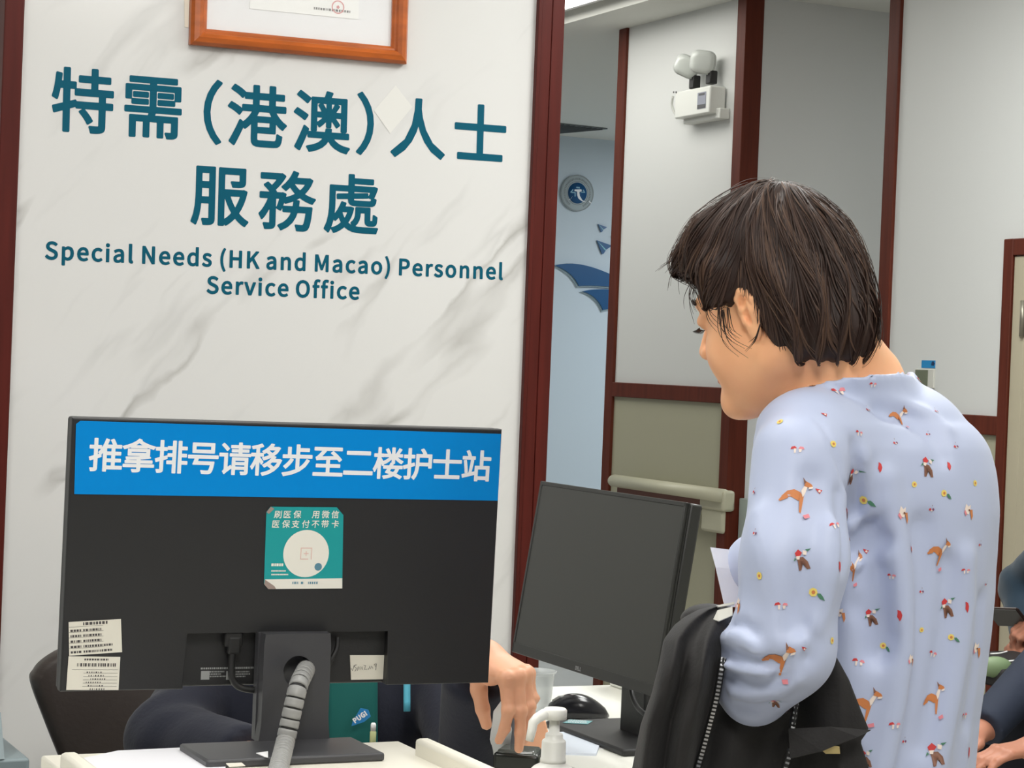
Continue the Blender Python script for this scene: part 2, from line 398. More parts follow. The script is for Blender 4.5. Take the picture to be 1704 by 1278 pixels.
# ------------------------------------------------------------------ lettering
GLYPH = {"(":[[[0.051,-0.016,0.084,-0.069,0.09,-0.066],[0.097,-0.063,0.103,-0.06,0.073,-0.01],[0.059,0.049,0.059,0.109,0.059,0.168],[0.073,0.227,0.103,0.277,0.097,0.28],[0.09,0.283,0.084,0.286,0.051,0.234],[0.032,0.178,0.032,0.109,0.032,0.04]]],")":[[[0.028,-0.066,0.035,-0.069,0.067,-0.016],[0.086,0.04,0.086,0.109,0.086,0.178],[0.067,0.234,0.035,0.286,0.028,0.283],[0.021,0.28,0.015,0.277,0.045,0.227],[0.06,0.168,0.06,0.109,0.06,0.049],[0.045,-0.01,0.015,-0.06,0.021,-0.063]]],"-":[[[0.016,0.094,0.016,0.086,0.046,0.086],[0.076,0.086,0.106,0.086,0.106,0.094],[0.106,0.102,0.106,0.11,0.076,0.11],[0.046,0.11,0.016,0.11,0.016,0.102]]],"D":[[[0.035,0.086,0.035,0.0,0.057,0.0],[0.079,0.0,0.101,0.0,0.178,0.0],[0.22,0.048,0.22,0.129,0.22,0.211],[0.178,0.257,0.099,0.257,0.078,0.257],[0.057,0.257,0.035,0.257,0.035,0.171]],[[0.077,0.027,0.068,0.027,0.068,0.095],[0.068,0.162,0.068,0.23,0.077,0.23],[0.087,0.23,0.097,0.23,0.157,0.23],[0.187,0.194,0.187,0.129,0.187,0.064],[0.157,0.027,0.097,0.027,0.087,0.027]]],"E":[[[0.035,0.086,0.035,0.0,0.086,0.0],[0.136,0.0,0.187,0.0,0.187,0.009],[0.187,0.018,0.187,0.028,0.147,0.028],[0.107,0.028,0.068,0.028,0.068,0.059],[0.068,0.09,0.068,0.121,0.1,0.121],[0.132,0.121,0.165,0.121,0.165,0.13],[0.165,0.14,0.165,0.149,0.132,0.149],[0.1,0.149,0.068,0.149,0.068,0.176],[0.068,0.202,0.068,0.229,0.106,0.229],[0.145,0.229,0.183,0.229,0.183,0.238],[0.183,0.248,0.183,0.257,0.134,0.257],[0.085,0.257,0.035,0.257,0.035,0.171]]],"G":[[[0.069,-0.005,0.136,-0.005,0.171,-0.005],[0.199,0.008,0.215,0.025,0.215,0.061],[0.215,0.097,0.215,0.133,0.187,0.133],[0.159,0.133,0.131,0.133,0.131,0.124],[0.131,0.115,0.131,0.106,0.149,0.106],[0.167,0.106,0.186,0.106,0.186,0.084],[0.186,0.061,0.186,0.039,0.175,0.029],[0.158,0.024,0.139,0.024,0.084,0.024],[0.054,0.064,0.054,0.129,0.054,0.193],[0.087,0.233,0.139,0.233,0.165,0.233],[0.181,0.222,0.194,0.209,0.2,0.216],[0.206,0.223,0.212,0.23,0.197,0.245],[0.174,0.261,0.138,0.261,0.07,0.261],[0.02,0.211,0.02,0.128,0.02,0.045]]],"H":[[[0.035,0.086,0.035,0.0,0.046,0.0],[0.057,0.0,0.068,0.0,0.068,0.04],[0.068,0.081,0.068,0.121,0.107,0.121],[0.147,0.121,0.187,0.121,0.187,0.081],[0.187,0.04,0.187,0.0,0.198,0.0],[0.209,0.0,0.22,0.0,0.22,0.086],[0.22,0.171,0.22,0.257,0.209,0.257],[0.198,0.257,0.187,0.257,0.187,0.221],[0.187,0.185,0.187,0.149,0.147,0.149],[0.107,0.149,0.068,0.149,0.068,0.185],[0.068,0.221,0.068,0.257,0.057,0.257],[0.046,0.257,0.035,0.257,0.035,0.171]]],"I":[[[0.035,0.086,0.035,0.0,0.046,0.0],[0.057,0.0,0.068,0.0,0.068,0.086],[0.068,0.171,0.068,0.257,0.057,0.257],[0.046,0.257,0.035,0.257,0.035,0.171]]],"K":[[[0.035,0.086,0.035,0.0,0.046,0.0],[0.057,0.0,0.068,0.0,0.068,0.027],[0.068,0.054,0.068,0.081,0.082,0.099],[0.097,0.116,0.112,0.134,0.137,0.089],[0.163,0.045,0.189,0.0,0.201,0.0],[0.213,0.0,0.225,0.0,0.194,0.053],[0.163,0.106,0.132,0.159,0.159,0.192],[0.186,0.224,0.213,0.257,0.2,0.257],[0.188,0.257,0.176,0.257,0.14,0.214],[0.104,0.171,0.068,0.128,0.068,0.128],[0.068,0.128,0.068,0.128,0.068,0.171],[0.068,0.214,0.068,0.257,0.057,0.257],[0.046,0.257,0.035,0.257,0.035,0.171]]],"L":[[[0.035,0.086,0.035,0.0,0.084,0.0],[0.132,0.0,0.18,0.0,0.18,0.009],[0.18,0.018,0.18,0.028,0.143,0.028],[0.105,0.028,0.068,0.028,0.068,0.104],[0.068,0.18,0.068,0.257,0.057,0.257],[0.046,0.257,0.035,0.257,0.035,0.171]]],"M":[[[0.035,0.086,0.035,0.0,0.045,0.0],[0.055,0.0,0.064,0.0,0.064,0.047],[0.064,0.095,0.064,0.142,0.064,0.164],[0.062,0.195,0.06,0.218,0.061,0.218],[0.061,0.218,0.062,0.218,0.069,0.198],[0.075,0.179,0.082,0.159,0.099,0.115],[0.115,0.07,0.131,0.026,0.138,0.026],[0.145,0.026,0.153,0.026,0.169,0.07],[0.185,0.115,0.201,0.159,0.208,0.179],[0.215,0.198,0.222,0.218,0.222,0.218],[0.223,0.218,0.223,0.218,0.221,0.195],[0.219,0.164,0.219,0.142,0.219,0.095],[0.219,0.047,0.219,0.0,0.229,0.0],[0.239,0.0,0.249,0.0,0.249,0.086],[0.249,0.171,0.249,0.257,0.236,0.257],[0.223,0.257,0.21,0.257,0.194,0.211],[0.177,0.165,0.161,0.119,0.155,0.102],[0.15,0.084,0.143,0.066,0.143,0.066],[0.142,0.066,0.142,0.066,0.136,0.084],[0.13,0.102,0.123,0.119,0.107,0.165],[0.091,0.211,0.074,0.257,0.061,0.257],[0.048,0.257,0.035,0.257,0.035,0.171]]],"N":[[[0.035,0.086,0.035,0.0,0.046,0.0],[0.056,0.0,0.066,0.0,0.066,0.045],[0.066,0.09,0.066,0.135,0.066,0.162],[0.063,0.189,0.062,0.215,0.062,0.215],[0.063,0.215,0.063,0.215,0.073,0.197],[0.082,0.18,0.091,0.162,0.122,0.108],[0.153,0.054,0.185,0.0,0.196,0.0],[0.207,0.0,0.218,0.0,0.218,0.086],[0.218,0.171,0.218,0.257,0.208,0.257],[0.197,0.257,0.187,0.257,0.187,0.212],[0.187,0.168,0.187,0.123,0.187,0.097],[0.189,0.068,0.192,0.042,0.191,0.042],[0.19,0.042,0.19,0.042,0.181,0.06],[0.171,0.077,0.162,0.095,0.131,0.149],[0.1,0.203,0.068,0.257,0.057,0.257],[0.046,0.257,0.035,0.257,0.035,0.171]]],"O":[[[0.065,-0.005,0.13,-0.005,0.194,-0.005],[0.239,0.047,0.239,0.129,0.239,0.211],[0.194,0.261,0.13,0.261,0.065,0.261],[0.02,0.211,0.02,0.129,0.02,0.047]],[[0.176,0.024,0.13,0.024,0.084,0.024],[0.054,0.065,0.054,0.129,0.054,0.193],[0.084,0.233,0.13,0.233,0.176,0.233],[0.206,0.193,0.206,0.129,0.206,0.065]]],"P":[[[0.035,0.086,0.035,0.0,0.046,0.0],[0.057,0.0,0.068,0.0,0.068,0.034],[0.068,0.068,0.068,0.102,0.082,0.102],[0.096,0.102,0.11,0.102,0.166,0.102],[0.204,0.127,0.204,0.181,0.204,0.237],[0.166,0.257,0.109,0.257,0.084,0.257],[0.06,0.257,0.035,0.257,0.035,0.171]],[[0.08,0.129,0.068,0.129,0.068,0.162],[0.068,0.196,0.068,0.23,0.08,0.23],[0.092,0.23,0.104,0.23,0.15,0.23],[0.172,0.219,0.172,0.181,0.172,0.145],[0.151,0.129,0.106,0.129,0.093,0.129]]],"S":[[[0.07,-0.005,0.106,-0.005,0.16,-0.005],[0.194,0.028,0.194,0.068,0.194,0.106],[0.171,0.124,0.141,0.137,0.129,0.142],[0.116,0.147,0.104,0.153,0.084,0.161],[0.062,0.171,0.062,0.196,0.062,0.218],[0.081,0.233,0.11,0.233,0.133,0.233],[0.152,0.224,0.168,0.209,0.174,0.216],[0.179,0.223,0.185,0.23,0.167,0.248],[0.14,0.261,0.11,0.261,0.063,0.261],[0.029,0.233,0.029,0.193,0.029,0.156],[0.057,0.138,0.081,0.127,0.093,0.122],[0.105,0.117,0.118,0.111,0.142,0.1],[0.161,0.092,0.161,0.065,0.161,0.041],[0.141,0.024,0.107,0.024,0.08,0.024],[0.054,0.036,0.036,0.056,0.03,0.048],[0.023,0.041,0.017,0.033,0.039,0.01]]],"U":[[[0.074,-0.005,0.126,-0.005,0.179,-0.005],[0.218,0.023,0.218,0.106,0.218,0.156],[0.218,0.206,0.218,0.257,0.208,0.257],[0.198,0.257,0.187,0.257,0.187,0.206],[0.187,0.156,0.187,0.105,0.187,0.043],[0.16,0.024,0.126,0.024,0.093,0.024],[0.067,0.043,0.067,0.105,0.067,0.156],[0.067,0.206,0.067,0.257,0.056,0.257],[0.045,0.257,0.034,0.257,0.034,0.206],[0.034,0.156,0.034,0.106,0.034,0.023]]],"a":[[[0.044,-0.005,0.076,-0.005,0.099,-0.005],[0.121,0.008,0.139,0.023,0.139,0.023],[0.14,0.023,0.14,0.023,0.141,0.015],[0.142,0.008,0.143,0.0,0.152,0.0],[0.16,0.0,0.169,0.0,0.169,0.039],[0.169,0.078,0.169,0.117,0.169,0.164],[0.15,0.195,0.103,0.195,0.072,0.195],[0.046,0.181,0.029,0.17,0.033,0.163],[0.037,0.155,0.041,0.148,0.056,0.158],[0.076,0.168,0.098,0.168,0.129,0.168],[0.137,0.145,0.137,0.12,0.056,0.111],[0.021,0.091,0.021,0.049,0.021,0.015]],[[0.103,0.021,0.085,0.021,0.066,0.021],[0.051,0.03,0.051,0.051,0.051,0.076],[0.073,0.092,0.137,0.099,0.137,0.081],[0.137,0.064,0.137,0.046,0.119,0.03]]],"c":[[[0.057,-0.005,0.107,-0.005,0.13,-0.005],[0.152,0.005,0.169,0.019,0.164,0.026],[0.159,0.034,0.155,0.041,0.143,0.03],[0.127,0.022,0.11,0.022,0.075,0.022],[0.051,0.051,0.051,0.095,0.051,0.139],[0.076,0.168,0.111,0.168,0.126,0.168],[0.138,0.161,0.149,0.152,0.154,0.159],[0.16,0.166,0.165,0.173,0.152,0.185],[0.134,0.195,0.11,0.195,0.061,0.195],[0.018,0.158,0.018,0.095,0.018,0.032]]],"d":[[[0.049,-0.005,0.097,-0.005,0.12,-0.005],[0.14,0.008,0.155,0.022,0.155,0.022],[0.155,0.022,0.156,0.022,0.157,0.015],[0.158,0.007,0.159,0.0,0.167,0.0],[0.176,0.0,0.185,0.0,0.185,0.093],[0.185,0.186,0.185,0.279,0.174,0.279],[0.163,0.279,0.153,0.279,0.153,0.254],[0.153,0.23,0.153,0.206,0.153,0.195],[0.154,0.184,0.154,0.173,0.138,0.187],[0.123,0.195,0.101,0.195,0.057,0.195],[0.019,0.157,0.019,0.095,0.019,0.032]],[[0.121,0.022,0.104,0.022,0.071,0.022],[0.051,0.049,0.051,0.095,0.051,0.139],[0.076,0.168,0.106,0.168,0.122,0.168],[0.137,0.162,0.153,0.148,0.153,0.115],[0.153,0.082,0.153,0.048,0.137,0.031]]],"e":[[[0.058,-0.005,0.109,-0.005,0.135,-0.005],[0.155,0.004,0.172,0.015,0.168,0.022],[0.164,0.029,0.16,0.036,0.146,0.027],[0.131,0.021,0.113,0.021,0.077,0.021],[0.052,0.047,0.05,0.088,0.092,0.088],[0.135,0.088,0.178,0.088,0.179,0.092],[0.179,0.099,0.179,0.106,0.179,0.16],[0.152,0.195,0.103,0.195,0.06,0.195],[0.018,0.157,0.018,0.095,0.018,0.032]],[[0.083,0.11,0.049,0.11,0.053,0.148],[0.077,0.169,0.104,0.169,0.134,0.169],[0.151,0.149,0.151,0.11,0.117,0.11]]],"f":[[[0.012,0.172,0.012,0.164,0.02,0.164],[0.029,0.164,0.037,0.164,0.037,0.109],[0.037,0.055,0.037,0.0,0.048,0.0],[0.059,0.0,0.069,0.0,0.069,0.055],[0.069,0.109,0.069,0.164,0.083,0.164],[0.096,0.164,0.11,0.164,0.11,0.173],[0.11,0.181,0.11,0.19,0.096,0.19],[0.083,0.19,0.069,0.19,0.069,0.2],[0.069,0.21,0.069,0.22,0.069,0.245],[0.078,0.258,0.096,0.258,0.103,0.258],[0.111,0.256,0.118,0.252,0.12,0.261],[0.122,0.269,0.125,0.277,0.116,0.281],[0.105,0.283,0.093,0.283,0.055,0.283],[0.037,0.259,0.037,0.221,0.037,0.21],[0.037,0.2,0.037,0.19,0.029,0.19],[0.02,0.189,0.012,0.188,0.012,0.18]]],"i":[[[0.032,0.063,0.032,0.0,0.043,0.0],[0.054,0.0,0.064,0.0,0.064,0.063],[0.064,0.127,0.064,0.19,0.054,0.19],[0.043,0.19,0.032,0.19,0.032,0.127]],[[0.036,0.229,0.048,0.229,0.061,0.229],[0.07,0.238,0.07,0.251,0.07,0.263],[0.061,0.271,0.048,0.271,0.036,0.271],[0.027,0.263,0.027,0.251,0.027,0.238]]],"l":[[[0.042,-0.005,0.066,-0.005,0.075,-0.005],[0.08,-0.003,0.084,-0.002,0.083,0.006],[0.081,0.015,0.08,0.023,0.076,0.022],[0.075,0.022,0.073,0.022,0.068,0.022],[0.064,0.026,0.064,0.036,0.064,0.117],[0.064,0.198,0.064,0.279,0.054,0.279],[0.043,0.279,0.032,0.279,0.032,0.198],[0.032,0.118,0.032,0.038,0.032,0.011]]],"n":[[[0.032,0.063,0.032,0.0,0.043,0.0],[0.054,0.0,0.064,0.0,0.064,0.046],[0.064,0.092,0.064,0.138,0.083,0.157],[0.097,0.167,0.116,0.167,0.141,0.167],[0.152,0.152,0.152,0.116,0.152,0.077],[0.152,0.039,0.152,0.0,0.163,0.0],[0.174,0.0,0.184,0.0,0.184,0.04],[0.184,0.08,0.184,0.12,0.184,0.169],[0.166,0.195,0.126,0.195,0.1,0.195],[0.08,0.181,0.062,0.162,0.062,0.162],[0.062,0.162,0.062,0.162,0.061,0.172],[0.06,0.181,0.058,0.19,0.05,0.19],[0.041,0.19,0.032,0.19,0.032,0.127]]],"o":[[[0.06,-0.005,0.106,-0.005,0.153,-0.005],[0.194,0.032,0.194,0.095,0.194,0.158],[0.153,0.195,0.106,0.195,0.06,0.195],[0.018,0.158,0.018,0.095,0.018,0.032]],[[0.139,0.022,0.106,0.022,0.073,0.022],[0.051,0.051,0.051,0.095,0.051,0.139],[0.073,0.168,0.106,0.168,0.139,0.168],[0.161,0.139,0.161,0.095,0.161,0.051]]],"p":[[[0.032,0.01,0.032,-0.08,0.043,-0.08],[0.054,-0.08,0.064,-0.08,0.064,-0.059],[0.064,-0.037,0.064,-0.016,0.064,-0.005],[0.064,0.006,0.063,0.018,0.081,0.003],[0.099,-0.005,0.116,-0.005,0.159,-0.005],[0.199,0.033,0.199,0.098,0.199,0.157],[0.172,0.195,0.123,0.195,0.101,0.195],[0.079,0.182,0.062,0.168,0.062,0.168],[0.062,0.168,0.062,0.168,0.061,0.175],[0.06,0.183,0.058,0.19,0.05,0.19],[0.041,0.19,0.032,0.19,0.032,0.1]],[[0.142,0.022,0.111,0.022,0.098,0.022],[0.081,0.027,0.064,0.042,0.064,0.075],[0.064,0.109,0.064,0.142,0.083,0.159],[0.099,0.168,0.115,0.168,0.151,0.168],[0.165,0.14,0.165,0.098,0.165,0.051]]],"r":[[[0.032,0.063,0.032,0.0,0.043,0.0],[0.054,0.0,0.064,0.0,0.064,0.041],[0.064,0.081,0.064,0.122,0.077,0.154],[0.096,0.166,0.112,0.166,0.12,0.166],[0.124,0.165,0.131,0.163,0.133,0.172],[0.135,0.182,0.137,0.191,0.131,0.194],[0.125,0.195,0.116,0.195,0.095,0.195],[0.076,0.18,0.062,0.155,0.062,0.155],[0.062,0.155,0.062,0.155,0.061,0.167],[0.06,0.179,0.058,0.19,0.05,0.19],[0.041,0.19,0.032,0.19,0.032,0.127]]],"s":[[[0.055,-0.005,0.082,-0.005,0.127,-0.005],[0.151,0.021,0.151,0.052,0.151,0.088],[0.121,0.099,0.093,0.11,0.072,0.118],[0.052,0.125,0.052,0.143,0.052,0.158],[0.063,0.17,0.088,0.17,0.104,0.17],[0.118,0.163,0.131,0.153,0.136,0.16],[0.141,0.167,0.146,0.173,0.132,0.185],[0.111,0.195,0.087,0.195,0.046,0.195],[0.022,0.171,0.022,0.141,0.022,0.109],[0.05,0.096,0.077,0.086,0.098,0.078],[0.12,0.069,0.12,0.05,0.12,0.034],[0.108,0.02,0.083,0.02,0.06,0.02],[0.043,0.029,0.027,0.043,0.021,0.036],[0.016,0.029,0.011,0.022,0.029,0.007]]],"v":[[[0.05,0.063,0.073,0.0,0.086,0.0],[0.098,0.0,0.111,0.0,0.133,0.063],[0.155,0.127,0.178,0.19,0.167,0.19],[0.157,0.19,0.146,0.19,0.134,0.154],[0.122,0.118,0.11,0.082,0.105,0.063],[0.098,0.044,0.093,0.026,0.092,0.026],[0.092,0.026,0.091,0.026,0.085,0.044],[0.079,0.063,0.074,0.082,0.062,0.118],[0.05,0.154,0.038,0.19,0.027,0.19],[0.016,0.19,0.005,0.19,0.027,0.127]]]}
ADV = {"(":0.118,")":0.118,"-":0.121,"D":0.241,"E":0.206,"G":0.241,"H":0.255,"I":0.103,"K":0.226,"L":0.19,"M":0.284,"N":0.253,"O":0.26,"P":0.222,"S":0.209,"U":0.252,"a":0.197,"c":0.179,"d":0.217,"e":0.194,"f":0.114,"i":0.096,"l":0.099,"n":0.214,"o":0.212,"p":0.217,"r":0.136,"s":0.164,"v":0.182," ":0.078}
_gc = {}


def _bez(pts, res=4):
    out = []
    n = len(pts)
    for i in range(n):
        a, b = pts[i], pts[(i + 1) % n]
        p0, h0, h1, p1 = np.array(a[2:4]), np.array(a[4:6]), np.array(b[0:2]), np.array(b[2:4])
        d = p1 - p0
        L = np.linalg.norm(d)
        cr = abs(d[0] * (h0 - p0)[1] - d[1] * (h0 - p0)[0]) + abs(d[0] * (h1 - p0)[1] - d[1] * (h1 - p0)[0])
        k = 1 if L < 1e-6 or cr < L * L * .02 else res
        for j in range(k):
            t = j / k
            out.append((1 - t) ** 3 * p0 + 3 * t * (1 - t) ** 2 * h0 + 3 * t * t * (1 - t) * h1 + t ** 3 * p1)
    return out


def _union_outline(conts, bold, n=150):
    """the glyph grown by the stroke weight: distance field of its outline, then its zero contour as clean loops"""
    al = np.array([p for k in conts for p in k]); lo, hi = al.min(0) - bold * 2.5, al.max(0) + bold * 2.5
    h = (hi - lo).max() / n
    nx, ny = int((hi[0] - lo[0]) / h) + 2, int((hi[1] - lo[1]) / h) + 2
    X, Y = np.meshgrid(lo[0] + h * np.arange(nx), lo[1] + h * np.arange(ny), indexing='ij')
    d2 = np.full(X.shape, 9.0); wind = np.zeros(X.shape, int)
    for k in conts:
        k = np.array(k)
        for a, b in zip(k, np.roll(k, -1, 0)):
            e = b - a; L2 = e @ e
            if L2 < 1e-14: continue
            t = np.clip(((X - a[0]) * e[0] + (Y - a[1]) * e[1]) / L2, 0, 1)
            # square-ended strokes keep the corners crisp
            d2 = np.minimum(d2, (X - a[0] - t * e[0]) ** 2 + (Y - a[1] - t * e[1]) ** 2)
            up = (a[1] <= Y) & (b[1] > Y); dn = (a[1] > Y) & (b[1] <= Y)
            cr = e[0] * (Y - a[1]) - (X - a[0]) * e[1]
            wind += (up & (cr > 0)).astype(int) - (dn & (cr < 0)).astype(int)
    g = np.sqrt(d2); g = np.where(wind != 0, -g, g) - bold
    g[np.abs(g) < 1e-7] = 1e-7
    ins = g < 0
    ins[0] = ins[-1] = False; ins[:, 0] = ins[:, -1] = False
    pts, nxt = {}, {}
    def edge(i, j, ax):
        key = (i, j, ax)
        if key not in pts:
            i2, j2 = (i + 1, j) if ax == 0 else (i, j + 1)
            t = g[i, j] / (g[i, j] - g[i2, j2]); t = min(max(t, .02), .98)
            pts[key] = (lo[0] + h * (i + t * (i2 - i)), lo[1] + h * (j + t * (j2 - j)))
        return key
    I, J = np.nonzero((ins[:-1, :-1] != ins[1:, :-1]) | (ins[:-1, :-1] != ins[:-1, 1:]) | (ins[1:, 1:] != ins[1:, :-1]) | (ins[1:, 1:] != ins[:-1, 1:]))
    for i, j in zip(I.tolist(), J.tolist()):
        c = (ins[i, j], ins[i + 1, j], ins[i + 1, j + 1], ins[i, j + 1])
        ed = (lambda: edge(i, j, 0), lambda: edge(i + 1, j, 1), lambda: edge(i, j + 1, 0), lambda: edge(i, j, 1))
        ent = [k for k in range(4) if not c[k] and c[(k + 1) % 4]]; ext = [k for k in range(4) if c[k] and not c[(k + 1) % 4]]
        for k in ext:
            # leave the inside at k, come back at the next entry
            m = min(ent, key=lambda q: (q - k) % 4)
            nxt[ed[k]()] = ed[m]()
    loops = []
    while nxt:
        st = next(iter(nxt)); lp = []; k = st
        while k in nxt:
            lp.append(pts[k]); k = nxt.pop(k)
        if len(lp) > 5:
            lp = np.array(lp)
            # drop points on straight runs
            keep = [True] * len(lp)
            for q in range(len(lp)):
                a, b, c = lp[q - 1], lp[q], lp[(q + 1) % len(lp)]
                cr = abs((b - a)[0] * (c - b)[1] - (b - a)[1] * (c - b)[0])
                if cr < 1e-3 * h * h * 4 and keep[q - 1]: keep[q] = q % 2 == 0
            loops.append(lp[np.array(keep)])
    return loops


def glyph(ch, bold=0.0):
    if (ch, bold) in _gc: return _gc[(ch, bold)]
    if ch in GLYPH:
        spl = GLYPH[ch]; adv = ADV[ch]
    else:
        c = bpy.data.curves.new('tmp', 'FONT'); c.body = ch; c.size = 1
        o = bpy.data.objects.new('tmp', c); COL.objects.link(o)
        cu = o.to_curve(bpy.context.evaluated_depsgraph_get())
        spl = [[(*b.handle_left[:2], *b.co[:2], *b.handle_right[:2]) for b in s.bezier_points] for s in cu.splines]
        adv = None
        o.to_curve_clear()
        bpy.data.objects.remove(o); bpy.data.curves.remove(c)
    conts = [_bez(s) for s in spl if len(s) > 1]
    al = np.array([p for k in conts for p in k])
    lo, hi = al.min(0), al.max(0)
    if bold > 0: conts = _union_outline(conts, bold)
    c2 = bpy.data.curves.new('tmp', 'CURVE'); c2.dimensions = '2D'; c2.fill_mode = 'BOTH'
    for k in conts:
        s = c2.splines.new('POLY'); s.points.add(len(k) - 1); s.use_cyclic_u = True
        for p, q in zip(s.points, k): p.co = (q[0], q[1], 0, 1)
    o = bpy.data.objects.new('tmp', c2); COL.objects.link(o)
    bpy.context.view_layer.update()
    me = o.evaluated_get(bpy.context.evaluated_depsgraph_get()).to_mesh()
    vs = [tuple(v.co[:2]) for v in me.vertices]; fs = [tuple(p.vertices) for p in me.polygons]
    bpy.data.objects.remove(o); bpy.data.curves.remove(c2)
    g = dict(v=vs, f=fs, lo=lo, hi=hi, adv=adv)
    _gc[(ch, bold)] = g
    return g


def put_glyph(mb, F, ch, tx, ty, s, bold=0.0, z=0.0, mat=0, shear=0.0, sx=1.0):
    """glyph's own (x,y) -> frame (tx + s*sx*x, ty + s*y); bold is half the added stroke, in glyph units"""
    g = glyph(ch, bold)
    mb.add([F.p(tx + s * (sx * q[0] + shear * q[1]), ty + s * q[1], z) for q in g['v']], g['f'], mat)


def latin_line(mb, F, text, x, y, size, track=0.0, bold=0.0, z=0.0, mat=0, space=1.0):
    for ch in text:
        if ch != ' ':
            put_glyph(mb, F, ch, x, y, size, bold, z, mat)
        x += size * ADV[ch] * (space if ch == ' ' else 1.0) + track
    return x


def cjk_line(mb, F, text, x, y, em, pitch, bold=0.0, z=0.0, mat=0, shear=0.0, sx=1.0):
    """centres each character of the line on x + i*pitch; y is the centre height"""
    ref = glyph('需'); sc = em / (ref['hi'][0] - ref['lo'][0]) * .9
    mid = (ref['lo'] + ref['hi']) / 2
    for i, ch in enumerate(text):
        if ch in ' \u3000': continue
        put_glyph(mb, F, ch, x + i * pitch - mid[0] * sc * sx, y - mid[1] * sc, sc, bold, z, mat, shear, sx)


def bars(mb, F, x0, y, total, h, seed, z=0.0, mat=0, lo=.3, hi=1.2, gap=.35):
    """a row of short dashes: print too small to read"""
    r = random.Random(seed); x = x0
    while x < x0 + total:
        w = h * r.uniform(lo, hi)
        w = min(w, x0 + total - x)
        mb.flat(F, [(x, y), (x + w, y), (x + w, y + h), (x, y + h)], z, mat)
        x += w + h * gap


def rrect(x0, y0, x1, y1, r, n=4):
    out = []
    for cx, cy, a in ((x1 - r, y1 - r, 0), (x0 + r, y1 - r, 90), (x0 + r, y0 + r, 180), (x1 - r, y0 + r, 270)):
        for k in range(n + 1):
            t = math.radians(a + 90 * k / n)
            out.append((cx + r * math.cos(t), cy + r * math.sin(t)))
    return out


def disc(cx, cy, r, n=40, a0=0, a1=360):
    return [(cx + r * math.cos(math.radians(a0 + (a1 - a0) * k / n)), cy + r * math.sin(math.radians(a0 + (a1 - a0) * k / n))) for k in range(n)]


def ring(mb, F, cx, cy, r0, r1, z=0.0, mat=0, n=48, sx=1.0):
    vs = [F.p(cx + sx * r * math.cos(2 * math.pi * k / n), cy + r * math.sin(2 * math.pi * k / n), z) for r in (r0, r1) for k in range(n)]
    mb.add(vs, [(k, (k + 1) % n, n + (k + 1) % n, n + k) for k in range(n)], mat)


# ------------------------------------------------------------------ the room
YM = 4.417            # face of the marble column
XA = 4.22             # face of the panelled wall
struct('floor', MB().box(WORLD, (-3.5, -3.5, -.1), (9.5, 12.4, 0)), M['floor'])
# ceiling: the hall, the lower soffit along the panelled wall, the corridor beyond
struct('ceiling', MB().box(WORLD, (-3.5, -3.5, CEIL), (3.96, 12.2, CEIL + .1)).box(WORLD, (3.96, -3.5, 2.83), (9.5, 12.2, CEIL + .1)), M['ceiling'])
# marble column between two mahogany trims
F_M = Fr((0, YM, 0), (1, 0, 0), (0, 0, 1), (0, -1, 0))
XL, XR = .933, 2.083
struct('wall_front', MB().box(WORLD, (XL, YM, 0), (XR, YM + .5, CEIL)), M['marble'])
mb = MB()
mb.box(WORLD, (.893, YM - .012, 0), (XL, YM + .5, CEIL), .003)
struct('trim_1', mb, M['trim'])
mb = MB()
mb.box(WORLD, (XR, YM - .014, 0), (XR + .009, YM + .5, CEIL), .002)
mb.box(WORLD, (XR + .009, YM - .010, 0), (XR + .036, YM + .5, CEIL), .002)
mb.box(WORLD, (XR + .036, YM - .012, 0), (XR + .0665, YM + .5, CEIL), .002)
struct('trim_2', mb, M['trim'])
struct('wall_left', MB().box(WORLD, (-3.5, YM + .06, 0), (.893, YM + .2, CEIL)), M['paint'])
# panelled wall: pier between two openings, then the long stretch with the cabinet
ZR0, ZR1 = 1.287, 1.347     # chair rail
struct('wall_right', MB().box(WORLD, (XA, 7.05, 0), (XA + .05, 8.06, ZR0 + .02), 0, 1).box(WORLD, (XA, 7.05, ZR0 + .02), (XA + .05, 8.06, 2.83), 0, 0), [M['paint'], M['wainscot']])
struct('wall_right_2', MB().box(WORLD, (XA, -3.5, 0), (XA + .16, 6.08, ZR0 - .03), 0, 1).box(WORLD, (XA, -3.5, ZR0 - .03), (XA + .16, 6.08, 2.83), 0, 0), [M['paint'], M['wainscot']])
struct('trim_3', MB().box(WORLD, (XA - .012, 8.03, 0), (XA + .17, 8.10, 2.83), .003), M['trim2'])
struct('trim_4', MB().box(WORLD, (XA - .03, 7.035, 0), (XA + .05, 7.10, 2.83), .003), M['trim2'])
struct('trim_5', MB().box(WORLD, (XA - .012, 6.06, 0), (XA + .17, 6.125, 2.83), .003), M['trim2'])
struct('trim_6', MB().box(WORLD, (XA - .014, 7.10, ZR0), (XA + .01, 8.03, ZR1), .003), M['trim2'])
struct('trim_7', MB().box(WORLD, (XA - .014, 5.45, ZR0 - .045), (XA + .01, 6.06, ZR1 - .045), .003), M['trim2'])
# return wall behind the opening, corridor far wall, end walls
struct('wall_back_2', MB().box(WORLD, (XA + .05, 7.05, 0), (9.5, 7.12, 2.83)), M['paint'])
struct('wall_back', MB().box(WORLD, (3.0, 12.03, 0), (9.5, 12.2, CEIL)), M['paint_cool'])
struct('wall_side', MB().box(WORLD, (9.4, 5.9, 0), (9.5, 12.1, 2.83)), M['paint'])
struct('baseboard_right', MB().box(WORLD, (XA - .012, -3.5, 0), (XA, 6.06, .1)), M['trim2'])

